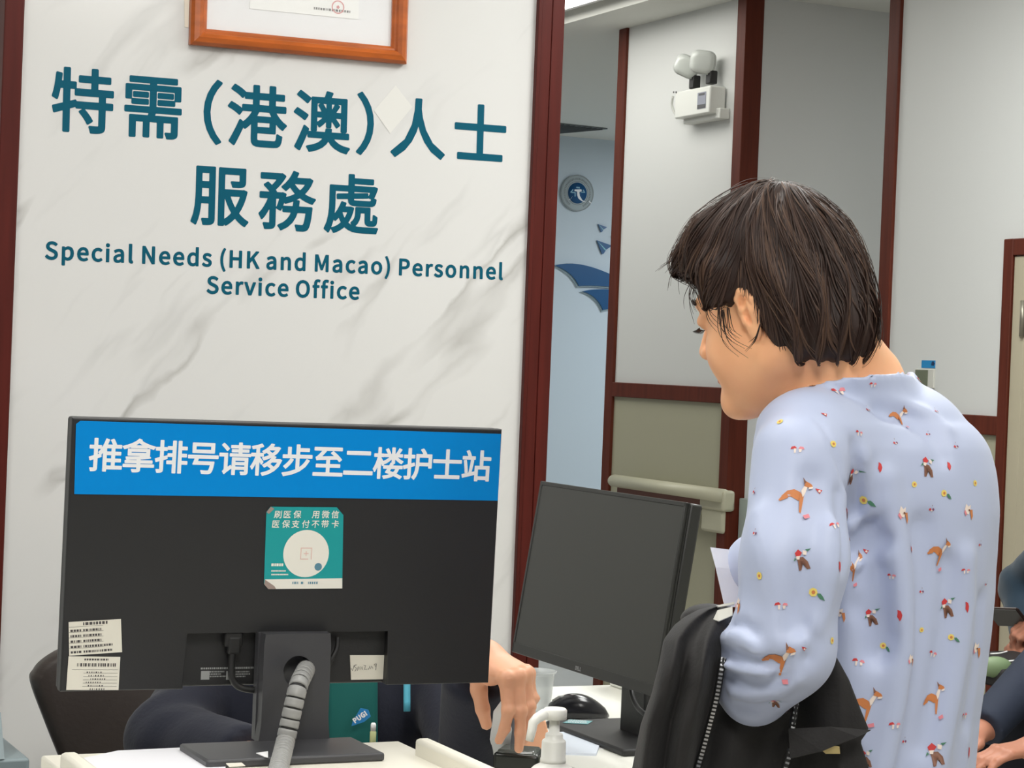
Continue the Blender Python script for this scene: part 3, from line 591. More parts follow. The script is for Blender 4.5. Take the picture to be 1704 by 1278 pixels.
# ------------------------------------------------------------------ ceiling lamps
for i, (lx, ly, hw, hl, pw, lc) in enumerate(LAMPS):
    words = ['nearest the camera on the left', 'nearest the camera on the right', 'above the hall left of the desk', 'above the service desk',
             'above the seats right of the desk', 'beside the soffit near the emergency light', 'added midway along the hall to brighten the right wall', 'farthest back in the hall'][i]
    t = thing('ceiling_light', 'flat white ceiling panel lamp ' + words, 'ceiling light', (lx, ly, CEIL - .03), 'panel lamps in the hall ceiling')
    f = MB()
    for a in ((-hw - .02, -hl - .02, hw + .02, -hl), (-hw - .02, hl, hw + .02, hl + .02), (-hw - .02, -hl, -hw, hl), (hw, -hl, hw + .02, hl)):
        f.box(Fr((lx, ly, CEIL)), (a[0], a[1], -.03), (a[2], a[3], 0))
    obj('frame', f, M['white'], t)
    obj('diffuser', MB().box(Fr((lx, ly, CEIL)), (-hw, -hl, -.025), (hw, hl, -.018)), M['lampface'], t)

for (lx, ly, hw, pw, lc), words in zip(CORRIDOR, ('in the far corridor', 'added out of view in the side corridor to brighten the return wall')):
    t = thing('ceiling_light', 'square white ceiling panel lamp ' + words, 'ceiling light', (lx, ly, 2.80), 'square lamps in the corridors')
    f = MB()
    for a in ((-hw - .02, -hw - .02, hw + .02, -hw), (-hw - .02, hw, hw + .02, hw + .02), (-hw - .02, -hw, -hw, hw), (hw, -hw, hw + .02, hw)):
        f.box(Fr((lx, ly, 2.83)), (a[0], a[1], -.03), (a[2], a[3], 0))
    obj('frame', f, M['white'], t)
    obj('diffuser', MB().box(Fr((lx, ly, 2.83)), (-hw, -hw, -.025), (hw, hw, -.018)), M['lampface'], t)

# ------------------------------------------------------------------ sign on the marble
def mpt(px, py):
    p = hit(px, py, 1, YM)
    return p[0], p[2]


def plane_em(ch, w_px, cx_px, cy_px):
    a = mpt(cx_px - w_px / 2, cy_px - .05 * w_px); b = mpt(cx_px + w_px / 2, cy_px + .05 * w_px)
    g = glyph(ch)
    return math.hypot(b[0] - a[0], b[1] - a[1]) / (g['hi'][0] - g['lo'][0])


sign = thing('wall_sign', 'teal Chinese and English office lettering on the white marble wall', 'sign', (1.5, YM, 1.55))
ROWS = (('heading_line', [('特', 85.1, 111.7, 190.7, 223), ('需', 206, 125.8, 304, 233), ('（', 338, 134, 370, 239), ('港', 379, 141.6, 478, 244.6),
         ('澳', 488.6, 151.7, 583.7, 253.8), ('）', 592.6, 155, 623, 256.6), ('人', 650.8, 164, 741.7, 263.7), ('士', 756, 173, 843, 268)]),
        ('second_line', [('服', 316, 275, 417, 378.8), ('務', 428.3, 283, 528.4, 385), ('處', 537.7, 288.8, 632.6, 390.3)]))
for nm, row in ROWS:
    hs = []
    for ch, x0, y0, x1, y1 in row:
        g = glyph(ch); c = mpt((x0 + x1) / 2, (y0 + y1) / 2)
        d = mpt((x0 + x1) / 2, y1); u = mpt((x0 + x1) / 2, y0)
        skew = 0.06 * (x1 - x0) / 2 * (2 if ch not in '（）' else .3) * (c[0] * 0 + 1.36e-3)
        hs.append((u[1] - d[1] - skew) / (g['hi'][1] - g['lo'][1]))
    sc = float(np.median(hs)) * 1.0
    mb = MB()
    rot = .012
    for ch, x0, y0, x1, y1 in row:
        g = glyph(ch); c = mpt((x0 + x1) / 2, (y0 + y1) / 2); md = (g['lo'] + g['hi']) / 2
        F = F_M.at(c[0], c[1], .0005, rot)
        put_glyph(mb, F, ch, -md[0] * sc * .97, -md[1] * sc, sc, bold=.020, sx=.97)
    obj(nm, mb, M['teal'], sign)
for nm, text, pl, pr in (('english_line', 'Special Needs (HK and Macao) Personnel', (75.3, 430.5), (836.3, 465)), ('second_english_line', 'Service Office', (344, 487.5), (597.5, 498))):
    a, b = mpt(*pl), mpt(*pr)
    L = math.hypot(b[0] - a[0], b[1] - a[1]); rot = math.atan2(b[1] - a[1], b[0] - a[0])
    size = .0345 / (glyph('N')['hi'][1] - glyph('N')['lo'][1])
    nat = sum(size * ADV[c] * (.62 if c == ' ' else 1) for c in text) - size * .02
    tr = (L - nat) / (len(text) - 1)
    mb = MB()
    latin_line(mb, F_M.at(a[0], a[1], .0005, rot), text, -size * .012, 0, size, tr, bold=.011, space=.62)
    obj(nm, mb, M['teal'], sign)

# clear diamond sticker and tape remains on the marble
c = mpt(651, 185)
mb = MB()
q = [mpt(*p) for p in ((658, 142), (686, 178), (649, 222), (622, 184))]
mb.prism(Fr((0, YM, 0), (1, 0, 0), (0, 0, 1), (0, -1, 0)), q, .0004, .0009)
tag(obj('wall_sticker', mb, mat('glossy_clear_film', (224, 223, 219), .15)), 'pale glossy diamond sticker on marble beside the closing bracket', 'sticker')
mb = MB()
q = [mpt(*p) for p in ((306, -6), (315, -6), (313, 46), (307, 45))]
mb.prism(F_M, q, .0004, .002)
tag(obj('tape_strip', mb, mat('cream_tape', (238, 230, 214), .6)), 'narrow cream tape strip on marble at left of the picture frame', 'tape')

# ------------------------------------------------------------------ framed certificate
a, b = mpt(313, 75), mpt(672, 108)
wf = b[0] - a[0]; hf = .36
F = F_M.at(a[0], a[1], .0, (b[1] - a[1]) / wf + .0)
fr = thing('picture_frame', 'orange-brown wooden picture frame holding a white certificate above the sign', 'picture frame', F.p(wf / 2, 0))
bw = .036
prof = [(0, .002), (0, .016), (.006, .024), (.016, .027), (.024, .022), (.027, .017), (.031, .016), (bw, .011), (bw, .002)]
cor = [(0, 0, 1, 1), (wf, 0, -1, 1), (wf, hf, -1, -1), (0, hf, 1, -1)]
rings = [[F.p(cx + sx * d, cy + sy * d, h) for d, h in prof] for cx, cy, sx, sy in cor]
rings.append(rings[0])
mb = MB(); mb.loft(rings, smooth=False, caps=False)
obj('wooden_border', mb, M['oak'], fr)
obj('mat_board', MB().box(F, (bw * .8, bw * .8, .003), (wf - bw * .8, hf - bw * .8, .006)), mat('white_mat_board', (232, 232, 234), .6), fr)
cx0, cy0 = .13, bw + .052
cert = obj('certificate', MB().box(F, (cx0, cy0, .006), (wf - .112, hf - .05, .0075)), mat('certificate_paper', (240, 240, 238), .6), fr)
mb = MB()
bars(mb, F, wf - .215, cy0 + .012, .085, .005, 3, .0078)
for k in range(6):
    bars(mb, F, cx0 + .03, cy0 + .04 + k * .022, .16, .006, 10 + k, .0078)
obj('print', mb, M['ink'], cert)
mb = MB(); ring(mb, F, wf - .16, cy0 + .022, .012, .0145, .0079); mb.flat(F, disc(wf - .16, cy0 + .022, .004, 5), .0079)
obj('red_seal', mb, mat('red_seal_ink', (206, 120, 120), .6), cert)
gl = mat('picture_glass', (255, 255, 255), .03, alpha=.12)
obj('glass', MB().box(F, (bw * .9, bw * .9, .010), (wf - bw * .9, hf - bw * .9, .0115)), gl, fr)

# ------------------------------------------------------------------ desk and monitor riser
def fxy(F, px, py, z=0.0):
    """where the sight line through a picture point meets the plane of a frame, in that frame's own x, y"""
    d = ray(px, py); o = F.O + z * F.N
    q = CAM + d * ((o - CAM) @ F.N) / (d @ F.N) - o
    return float(q @ F.U), float(q @ F.V)


ZD = .75
desk = thing('service_desk', 'white laminate L-shaped service desk under the monitors', 'desk', (1.3, 3.0, 0))
mb = MB()
mb.prism(Fr((0, 0, 0)), [(-.2, 1.84), (1.13, 1.84), (1.13, 2.62), (2.10, 2.62), (2.10, 3.94), (1.60, 3.94), (1.60, 2.98), (-.2, 2.98)], ZD - .03, ZD)
obj('desktop', mb, M['offwhite'], desk)
obj('front_panel', MB().box(WORLD, (-.2, 1.88, .0), (1.11, 1.905, ZD - .03)), M['offwhite'], desk)
obj('side_panel', MB().box(WORLD, (2.075, 2.64, 0), (2.10, 3.93, ZD - .03)), M['offwhite'], desk)
obj('back_panel', MB().box(WORLD, (1.62, 3.90, 0), (2.07, 3.925, ZD - .03)), M['offwhite'], desk)
obj('divider', MB().box(WORLD, (2.08, 3.30, ZD), (2.10, 3.93, .935), .004), M['offwhite'], desk)

ZT = .93
x0, x1, y0, y1 = .575, 1.02, 1.86, 2.475
ris = thing('monitor_riser', 'white riser tray with raised side lips under the nearer monitor', 'monitor riser', (.8, 2.2, ZD))
obj('top', MB().box(WORLD, (x0, y0, ZT - .02), (x1, y1, ZT), .003), M['cream'], ris)
for xx in (x0, x1 - .018):
    mb = MB()
    mb.box(WORLD, (xx, y0, ZT - .01), (xx + .02, 2.385, ZT + .020), .005)
    obj('lip', mb, M['cream'], ris)
    obj('leg', MB().box(WORLD, (xx, y0, ZD), (xx + .018, y1 - .03, ZT - .018), .003), M['cream'], ris)

# ------------------------------------------------------------------ nearer monitor, seen from behind
def mon_axes(yaw, tilt):
    a = V(math.cos(yaw), math.sin(yaw), 0); n = V(math.sin(yaw), -math.cos(yaw), 0)
    b = math.cos(tilt) * V(0, 0, 1) + math.sin(tilt) * n
    return a, b, np.cross(a, b)


MW, MH = .5378, .320
a, b, n = mon_axes(math.radians(-2.49), math.radians(2.08))
F1 = Fr((.8671, 2.4758, 1.1595), a, b, n)
mon = thing('computer_monitor', 'nearer black monitor seen from behind, blue Chinese banner across its top', 'monitor', (.868, 2.42, ZT), 'computer monitors on the service desk')
nx0, nyt = fxy(F1, 309, 1051); nx1, _ = fxy(F1, 648, 1051)
mb = MB()
hw, hh = MW / 2, MH / 2
mb.box(F1, (-hw, -hh, -.028), (hw, hh, -.016), .003)
poly = [(-hw, -hh), (nx0, -hh), (nx0, nyt), (nx1, nyt), (nx1, -hh), (hw, -hh), (hw, hh), (-hw, hh)]
mb.prism(F1, poly, -.017, 0, 0, .002)
shell = obj('rear_shell', mb, M['black'], mon)
obj('screen_panel', MB().box(F1, (-hw + .006, -hh + .016, -.0295), (hw - .006, hh - .006, -.028)), M['screen'], mon)
# regulatory print in the port bay, power inlet
mb = MB()
for px, py, w in ((334, 1114, .034), (389, 1113, .026)):
    x, y = fxy(F1, px, py, -.0155); bars(mb, F1, x, y, w, .0022, int(px), -.0154)
for px, py, w in ((349, 1119, .018), (349, 1123, .014), (349, 1127, .02), (392, 1119, .017), (392, 1123, .018), (390, 1127, .014)):
    x, y = fxy(F1, px, py, -.0155); bars(mb, F1, x, y, w, .0016, int(px + py), -.0154)
for px in (334, 376):
    x, y = fxy(F1, px, 1131, -.0155); mb.flat(F1, [(x, y), (x + .0105, y), (x + .0105, y + .0105), (x, y + .0105)], -.0154)
obj('regulatory_print', mb, mat('pale_grey_print', (150, 152, 150), .6), mon)
# stand column with a cable hole
CW = .041
ctop = nyt - .001
Fc = Fr(F1.p(fxy(F1, 495, 1060, .02)[0], 0, .02), (1, 0, 0), (0, 0, 1), (0, -1, 0))
zt = F1.p(0, ctop, .0)[2] - Fc.O[2]; zb = ZT + .008 - Fc.O[2]
hx, hy = fxy(Fc, 496, 1117)
R0 = .0185
mb = MB()
def colx(y, s): return s * (CW + (zt - y) / (zt - zb) * .004)
# plate with a round hole, front face and back face, walls
n = 40
outer = []
for k in range(n):
    t = 2 * math.pi * k / n + math.pi / 4
    dx, dy = math.cos(t), math.sin(t)
    # ray from hole centre to the rectangle
    best = 9
    for sgn in (-1, 1):
        if dx * sgn > 1e-9: best = min(best, (colx(hy, sgn) - hx) / dx)
    if dy > 1e-9: best = min(best, (zt - hy) / dy)
    if dy < -1e-9: best = min(best, (zb - hy) / dy)
    outer.append((hx + dx * best, hy + dy * best))
# put exact corners in
for s, yy in ((-1, zt), (1, zt), (-1, zb), (1, zb)):
    c0 = (colx(yy, s), yy); k = min(range(n), key=lambda i: (outer[i][0] - c0[0]) ** 2 + (outer[i][1] - c0[1]) ** 2); outer[k] = c0
inner = [(hx + R0 * math.cos(2 * math.pi * k / n + math.pi / 4), hy + R0 * math.sin(2 * math.pi * k / n + math.pi / 4)) for k in range(n)]
for z in (0, -.016):
    vs = [Fc.p(x, y, z) for x, y in outer + inner]
    mb.add(vs, [(k, (k + 1) % n, n + (k + 1) % n, n + k) for k in range(n)])
for ring_ in (outer, inner):
    vs = [Fc.p(x, y, z) for z in (0, -.016) for x, y in ring_]
    mb.add(vs, [(k, (k + 1) % n, n + (k + 1) % n, n + k) for k in range(n)])
mb.box(Fc, (-CW - .003, zb, -.03), (CW + .003, zt, -.0175))
col = obj('stand_column', mb, M['darkgrey'], mon)
mb = MB(); mb.box(WORLD, (.735, 2.352, ZT), (.952, 2.462, ZT + .010), .003)
obj('stand_base', mb, M['darkgrey'], mon)
# blue banner
qa, qb = fxy(F1, 128, 700), fxy(F1, 833, 722); qc = fxy(F1, 828, 833); qd = fxy(F1, 122, 822)
mb = MB()
bl = [(qd[0] + .001, qd[1]), (qc[0] - .0, qc[1]), (qb[0], qb[1]), (qa[0] + .004, qa[1]), (qa[0] - .001, qa[1] - .004)]
mb.prism(F1, bl, .0002, .0012)
ban = obj('banner', mb, M['blue'], mon); ban['label'] = 'blue banner strip with white lettering'
mb = MB()
s0 = fxy(F1, 176, 758); s1 = fxy(F1, 792, 776)
text = '推拿排号请移步至二楼护士站'
pit = math.hypot(s1[0] - s0[0], s1[1] - s0[1]) / (len(text) - 1)
Fb = F1.at(s0[0], s0[1], .0015, math.atan2(s1[1] - s0[1], s1[0] - s0[0]))
cjk_line(mb, Fb, text, 0, 0, .0395, pit, bold=.021)
obj('banner_lettering', mb, M['letter_white'], ban)
# teal payment sticker
pts = [fxy(F1, *p) for p in ((443, 852), (450, 843), (560, 844), (571, 857), (569, 979), (446, 980), (439, 971))]
mb = MB(); mb.prism(F1, pts, .0002, .0010)
sk = obj('payment_sticker', mb, M['teal_sticker'], mon); sk['label'] = 'teal square sticker with white text and a white disc'
mb = MB()
for text, py, xs in (('刷医保', 856, (462, 477, 494)), ('用微信', 856, (525, 541, 557)), ('医保支付不带卡', 872, (458, 475, 491, 508, 524, 540, 557))):
    for ch, px in zip(text, xs):
        x, y = fxy(F1, px, py)
        cjk_line(mb, F1.at(x, y, .0013), ch, 0, 0, .0098, .01, bold=.012, shear=.08)
c = fxy(F1, 509, 921)
mb.flat(F1, disc(*c, .0288), .0012)
for px, py, w, h in ((451, 942, .0148, .0034), (451, 951, .018, .0017), (451, 957, .021, .0017)):
    x, y = fxy(F1, px, py); bars(mb, F1, x, y, w, h, int(py), .0012, 0, .5, .9, .2)
mb.prism(F1, [fxy(F1, *p) for p in ((441, 964), (569, 962), (569, 979), (446, 980), (440, 971))], .0008, .0012)
obj('sticker_print', mb, mat('sticker_white', (238, 236, 226), .5), sk)
mb = MB()
for w, r in ((.0155, .003), (.0120, .0022)):
    pass
x, y = c; s = .0072; t = .0011
for bx in ((-s, s - t, s, s), (-s, -s, -s + t, s), (s - t, -s, s, s), (-s, -s, s * .4, -s + t), (-.0030, -.0005, .0030, .0005), (-.0005, -.0030, .0005, .0030)):
    mb.flat(F1, [(x + bx[0], y + bx[1]), (x + bx[2], y + bx[1]), (x + bx[2], y + bx[3]), (x + bx[0], y + bx[3])], .0014)
obj('pink_mark', mb, M['pink'], sk)
mb = MB()
x, y = fxy(F1, 529, 943); mb.flat(F1, disc(x, y, .0047, 24), .0014)
for px, w in ((486, .008), (500, .004), (512, .012)):
    x, y = fxy(F1, px, 971.5); bars(mb, F1, x, y, w, .0028, int(px), .0014)
obj('small_mark', mb, mat('blue_grey_mark', (92, 140, 160), .5), sk)
wc_ = mat('worn_paper', (160, 142, 134), .7)
obj('worn_corner', MB().flat(F1, [fxy(F1, *p) for p in ((440, 964), (456, 975), (459, 980), (446, 980), (439, 972))], .0015), wc_, sk)
mb = MB(); mb.flat(F1, [fxy(F1, *p) for p in ((443, 852), (450, 843), (456, 846), (447, 855))], .0015)
obj('worn_corner', mb, wc_, sk)
# asset labels at lower left, handwritten label at lower right
def card(nm, px4, label):
    pts = [fxy(F1, *p) for p in px4]
    o = obj(nm, MB().prism(F1, pts, .0002, .0008), M['label'], mon); o['label'] = label
    return o, pts
o, q = card('asset_label', ((114, 1035), (201, 1030), (203, 1085), (115, 1091)), 'upper off-white asset label with printed rows')
Fq = Fr(F1.p(q[3][0], q[3][1], .001), F1.p(*q[2]) - F1.p(*q[3]), F1.p(*q[0]) - F1.p(*q[3]))
lw, lh = np.linalg.norm(F1.p(*q[2]) - F1.p(*q[3])), np.linalg.norm(F1.p(*q[0]) - F1.p(*q[3]))
mb = MB()
bars(mb, Fq, lw * .27, lh * .88, lw * .46, .0034, 1)
for k in range(5):
    y = lh * (.70 - .16 * k)
    bars(mb, Fq, lw * .03, y, lw * .2, .0026, 20 + k); bars(mb, Fq, lw * .27, y, lw * (.34 if k < 3 else .55), .0026, 40 + k)
    mb.flat(Fq, [(0, y + .0056), (lw * .65, y + .0056), (lw * .65, y + .0059), (0, y + .0059)])
obj('print', mb, M['ink'], o)
o, q = card('barcode_label', ((114, 1092), (200, 1093), (197, 1148), (110, 1148)), 'lower off-white label with a barcode and ruled table')
Fq = Fr(F1.p(q[3][0], q[3][1], .001), F1.p(*q[2]) - F1.p(*q[3]), F1.p(*q[0]) - F1.p(*q[3]))
mb = MB()
bars(mb, Fq, lw * .3, lh * .88, lw * .46, .0022, 5)
r_ = random.Random(4); x = lw * .17
while x < lw * .9:
    w = r_.choice((.0004, .0008, .0014, .0022)); mb.flat(Fq, [(x, lh * .70), (x + w, lh * .70), (x + w, lh * .80), (x, lh * .80)]); x += w + r_.choice((.0005, .0009, .0016))
for k in range(6):
    y = lh * (.60 - .1 * k)
    mb.flat(Fq, [(lw * (.08 if k < 1 else .3), y), (lw * .95, y), (lw * .95, y + .0003), (lw * (.08 if k < 1 else .3), y + .0003)])
    bars(mb, Fq, lw * (.36 + .04 * (k % 3)), y - .0038, lw * .3, .0018, 70 + k, 0, 0, .3, .9, .9)
obj('print', mb, M['ink'], o)
Fn = Fr(F1.p(0, 0, -.0155), F1.U, F1.V, F1.N)
pts = [fxy(Fn, *p) for p in ((582, 1090), (644, 1090), (643, 1130), (584, 1131))]
o = obj('handwritten_label', MB().prism(Fn, pts, .0002, .0008), M['label'], mon); o['label'] = 'small white label with handwriting'
mb = MB()
pen = [[(584, 1112), (586, 1116), (589, 1108), (591, 1106)], [(593, 1106), (588, 1108), (593, 1112), (590, 1117)], [(594, 1116), (596, 1109), (597, 1114), (599, 1109), (600, 1114), (602, 1109), (603, 1114)],
       [(605, 1107), (608, 1107), (606, 1114), (611, 1113)], [(613, 1114), (615, 1108), (616, 1113), (618, 1108), (620, 1112)], [(625, 1104), (622, 1106), (624, 1109), (626, 1104), (625, 1115)]]
for st in pen:
    mb.tube([Fn.p(*fxy(Fn, *p), .0009) for p in st], .00035, 5)
obj('handwriting', mb, M['ink'], o)

# grey slit cable sleeve through the column
path = [Fc.p(*fxy(Fc, 512, 1108, -.03), -.03)] + [P(px, py, z) for px, py, z in ((505, 1122, 2.575), (497, 1140, 2.54), (489, 1172, 2.53), (480, 1212, 2.525), (474, 1238, 2.515), (468, 1262, 2.455), (462, 1286, 2.37), (452, 1340, 2.19), (436, 1420, 1.97))]
def resample(pts, n):
    pts = np.array(pts); d = np.r_[0, np.cumsum(np.linalg.norm(np.diff(pts, axis=0), axis=1))]
    # smooth by Catmull-Rom
    t = np.linspace(0, d[-1], n); out = []
    for x in t:
        i = min(max(np.searchsorted(d, x) - 1, 0), len(d) - 2); u = (x - d[i]) / (d[i + 1] - d[i])
        p0, p1, p2, p3 = pts[max(i - 1, 0)], pts[i], pts[i + 1], pts[min(i + 2, len(pts) - 1)]
        out.append(.5 * ((2 * p1) + (-p0 + p2) * u + (2 * p0 - 5 * p1 + 4 * p2 - p3) * u * u + (-p0 + 3 * p1 - 3 * p2 + p3) * u ** 3))
    return out
pp = resample(path, 420)
cs = thing('cable_sleeve', 'grey ringed cable sleeve hanging from the hole in the monitor stand', 'cable', path[-1])
mb = MB(); mb.tube(pp, .0098, 12)
obj('inner_cable', mb, M['rubber'], cs)
mb = MB(); i = 4; step = max(4, int(round(.0112 / (sum(np.linalg.norm(pp[q + 1] - pp[q]) for q in range(len(pp) - 1)) / (len(pp) - 1)))))
while i + step < len(pp):
    seg = pp[i:i + step]
    mb.tube(seg, [.0108] + [.0114] * (len(seg) - 2) + [.0108], 16)
    i += step
obj('sleeve_rings', mb, M['grey_sleeve'], cs)
# black power cord in the port bay
pl = [F1.p(*fxy(F1, px, py, z), z) for px, py, z in ((388, 1054, -.008), (389, 1072, -.006), (386, 1090, -.006), (385, 1112, -.005), (387, 1130, -.004), (398, 1143, -.002), (420, 1148, .0), (450, 1147, -.004))]
pc = thing('power_cord', 'black power cord plugged into the back of the nearer monitor', 'cable', pl[0])
mb = MB(); mb.box(Fr(pl[0], F1.U, F1.V, F1.N), (-.0115, -.016, -.007), (.0115, .004, .006), .003); mb.box(Fr(pl[1], F1.U, F1.V, F1.N), (-.008, -.012, -.006), (.008, .010, .005), .003)
obj('plug', mb, M['rubber'], pc)
mb = MB(); mb.tube(resample(pl[1:], 40), .0042, 10)
obj('cord', mb, M['rubber'], pc)
pl = [F1.p(*fxy(F1, px, py, z), z) for px, py, z in ((562, 1060, -.008), (560, 1080, -.004), (551, 1098, .0), (546, 1108, -.004))]
mb = MB(); mb.tube(resample(pl, 16), .003, 8)
tag(obj('video_cable', mb, M['rubber']), 'thin black cable curving from the port bay beside the stand column', 'cable')

# ------------------------------------------------------------------ farther monitor, turned side-on
a, b, n = mon_axes(math.radians(-89.59), math.radians(-8.29))
F2 = Fr((1.7293, 3.3431, 1.0298), a, b, n)
mon2 = thing('computer_monitor', 'farther black monitor with its switched-off grey screen facing left', 'monitor', (1.80, 3.34, ZD), 'computer monitors on the service desk')
mb = MB()
mb.box(F2, (-hw, -hh, -.010), (hw, hh, -.0022), .002)
bz = .0075
mb.box(F2, (-hw, -hh, -.010), (hw, -hh + .019, 0), .0012)
mb.box(F2, (-hw, hh - bz, -.010), (hw, hh, 0), .0012)
mb.box(F2, (-hw, -hh, -.010), (-hw + bz, hh, 0), .0012)
mb.box(F2, (hw - bz * .7, -hh, -.010), (hw, hh, 0), .0012)
mb.box(F2, (-hw, -hh, -.034), (hw, hh, -.0105), .004)
mb.box(F2, (-.14, -.12, -.052), (.14, .06, -.033), .012)
obj('bezel', mb, M['bezel'], mon2)
obj('screen_panel', MB().box(F2, (-hw + bz, -hh + .019, -.003), (hw - bz * .7, hh - bz, -.0012)), M['screen'], mon2)
mb = MB(); x, y = fxy(F2, 957, 1114); sz = .0062 / (glyph('D')['hi'][1])
latin_line(mb, F2, 'DELL', x, y, sz, 0.0006, bold=.012, z=.0004)
obj('maker_lettering', mb, M['silver'], mon2)
Fz = Fr((0, 0, 0))
mb = MB()
bp = hit(1022, 1210, 2, ZD)
Fcol = Fr((1.83, 3.345, ZD), (0, -1, 0), (0, 0, 1), (-1, 0, 0))
mb.box(Fcol, (-.045, .008, -.012), (.045, .30, .012), .004)
obj('stand_column', mb, M['black'], mon2)
mb = MB(); mb.box(WORLD, (1.725, 3.20, ZD), (1.915, 3.50, ZD + .012), .004)
sb = obj('stand_base', mb, M['black'], mon2)
c = hit(962, 1201, 2, ZD + .0125)
Fs = Fr(c, RGT * V(1, 1, 0), (0, 0, 1)); Fs = Fr(c, nrm(V(RGT[0], RGT[1], 0)), nrm(V(FWD[0], FWD[1], 0)))
mb = MB(); mb.prism(Fs, [(-.028, -.020), (.016, -.026), (.027, .012), (-.014, .020)], 0, .0006)
st = obj('base_sticker', mb, mat('teal_grey_label', (120, 176, 180), .4), mon2); st['label'] = 'small teal and white label on the stand base'
mb = MB()
for k in range(4): bars(mb, Fs, -.018, -.016 + .009 * k, .033, .004, 90 + k, .0008)
obj('print', mb, M['white'], st)
pl = [P(1050, 1140, 3.72), P(1052, 1158, 3.70), P(1060, 1176, 3.66), P(1075, 1190, 3.6), P(1110, 1215, 3.55)]
mb = MB(); mb.tube(resample(pl, 24), .0045, 8)
tag(obj('monitor_cable', mb, M['rubber']), 'black cable hanging down behind the stand of the farther monitor', 'cable')

# ------------------------------------------------------------------ small things on the desk
# mouse
mc = hit(948, 1196, 2, ZD) + V(.02, .01, 0)
ms = thing('computer_mouse', 'glossy black mouse on the white desk beside the farther monitor stand', 'mouse', mc)
Fm = Fr(mc, nrm(V(RGT[0], RGT[1], 0) + .25 * V(FWD[0], FWD[1], 0)), (0, 0, 1)); Fm = Fr(mc, Fm.U, np.cross(V(0, 0, 1), Fm.U), (0, 0, 1))
rings = []
for i in range(15):
    t = i / 14; x = -.060 + .120 * t
    h = .041 * math.sin(math.pi * min(1, .10 + .86 * t)) ** .8 * (1.0 if t > .05 else .7)
    w = .032 * (math.sin(math.pi * (.06 + .88 * t))) ** .45
    if i in (0, 14): h *= .45; w *= .6
    r_ = []
    for k in range(20):
        q = 2 * math.pi * k / 20
        cy, cz = math.cos(q), math.sin(q)
        r_.append(Fm.p(x, w * math.copysign(abs(cy) ** .8, cy), .004 + (h if cz > 0 else .003) * math.copysign(abs(cz) ** .8, cz)))
    rings.append(r_)
mb = MB(); mb.loft(rings)
obj('mouse_body', mb, mat('glossy_black', (38, 38, 42), .18), ms)
mb = MB(); mb.tube([Fm.p(-.048, 0, .030), Fm.p(-.036, 0, .0365), Fm.p(-.026, 0, .039)], [.003, .004, .003], 8)
obj('scroll_wheel', mb, M['grey_sleeve'], ms)
# clear plastic cup
cc = hit(884, 1186, 2, ZD); Zc = (cc - CAM) @ FWD
top = P(893, 1116, Zc)[2] - ZD
Fcup = Fr((cc[0] + .008, cc[1], ZD))
mb = MB()
ro, rb = .0365, .026
hgt = top
prof = [(rb - .004, .001), (rb, .0), (rb + .004, hgt * .35), (ro - .003, hgt * .9), (ro - .002, hgt - .004), (ro + .001, hgt - .003), (ro + .0015, hgt), (ro - .001, hgt), (ro - .0035, hgt * .9), (rb + .0032, hgt * .35), (rb - .001, .002), (0.0001, .002)]
mb.lathe(Fcup, prof, 40)
tag(obj('plastic_cup', mb, mat('translucent_cup', (232, 236, 236), .2, alpha=.42)), 'translucent plastic cup on the desk behind the pointing hand', 'cup')
# papers on the return
def sheet(nm, px4, z, m, label, cat, th=.0008, curl=0.0):
    q = [hit(px, py, 2, z) for px, py in px4]
    mb = MB()
    vs = [(p[0], p[1], z) for p in q] + [(p[0], p[1], z + th) for p in q]
    k = len(q)
    mb.add(vs, [tuple(range(k - 1, -1, -1)), tuple(range(k, 2 * k))] + [(i, (i + 1) % k, k + (i + 1) % k, k + i) for i in range(k)])
    return tag(obj(nm, mb, m), label, cat)
bp_ = mat('bluish_paper', (216, 224, 236), .6)
sheet('note_pad', ((930, 1222), (963, 1219), (999, 1240), (992, 1258), (930, 1256)), ZD, bp_, 'pale bluish note pad on the desk right of the sanitizer pump', 'note pad', .004)
sheet('paper_slip', ((1000, 1237), (1031, 1242), (1004, 1247), (996, 1246)), ZD, M['white'], 'small torn white slip beside the bluish note pad', 'paper')
sheet('white_receipt', ((880, 1232), (930, 1208), (938, 1216), (900, 1245)), ZD, M['white'], 'white receipt lying on the desk behind the sanitizer pump', 'paper')
pa, pb_ = hit(970, 1228.5, 2, ZD), hit(991, 1229, 2, ZD)
mb = MB(); mb.tube([(*pa[:2], ZD + .0044), (*pb_[:2], ZD + .0044)], .004, 10)
tag(obj('pen_cap', mb, M['rubber']), 'short black pen piece in front of the farther monitor base', 'pen')
# papers on the riser tray
sheet('document_sheet', ((140, 1262), (196, 1250), (300, 1245), (376, 1272), (372, 1300), (150, 1310)), ZT + .0012, mat('bright_paper', (240, 240, 246), .6), 'white document sheet lying on the left end of the riser tray', 'paper')
sheet('receipt_slip', ((376, 1271), (402, 1270), (408, 1275), (382, 1277)), ZT + .0105, M['label'], 'small grey slip on the stand base near the white document', 'paper')
sheet('paper_scrap', ((426, 1254), (446, 1251), (446, 1261), (440, 1260)), ZT + .0105, M['white'], 'small white scrap on the stand base left of the column', 'paper')
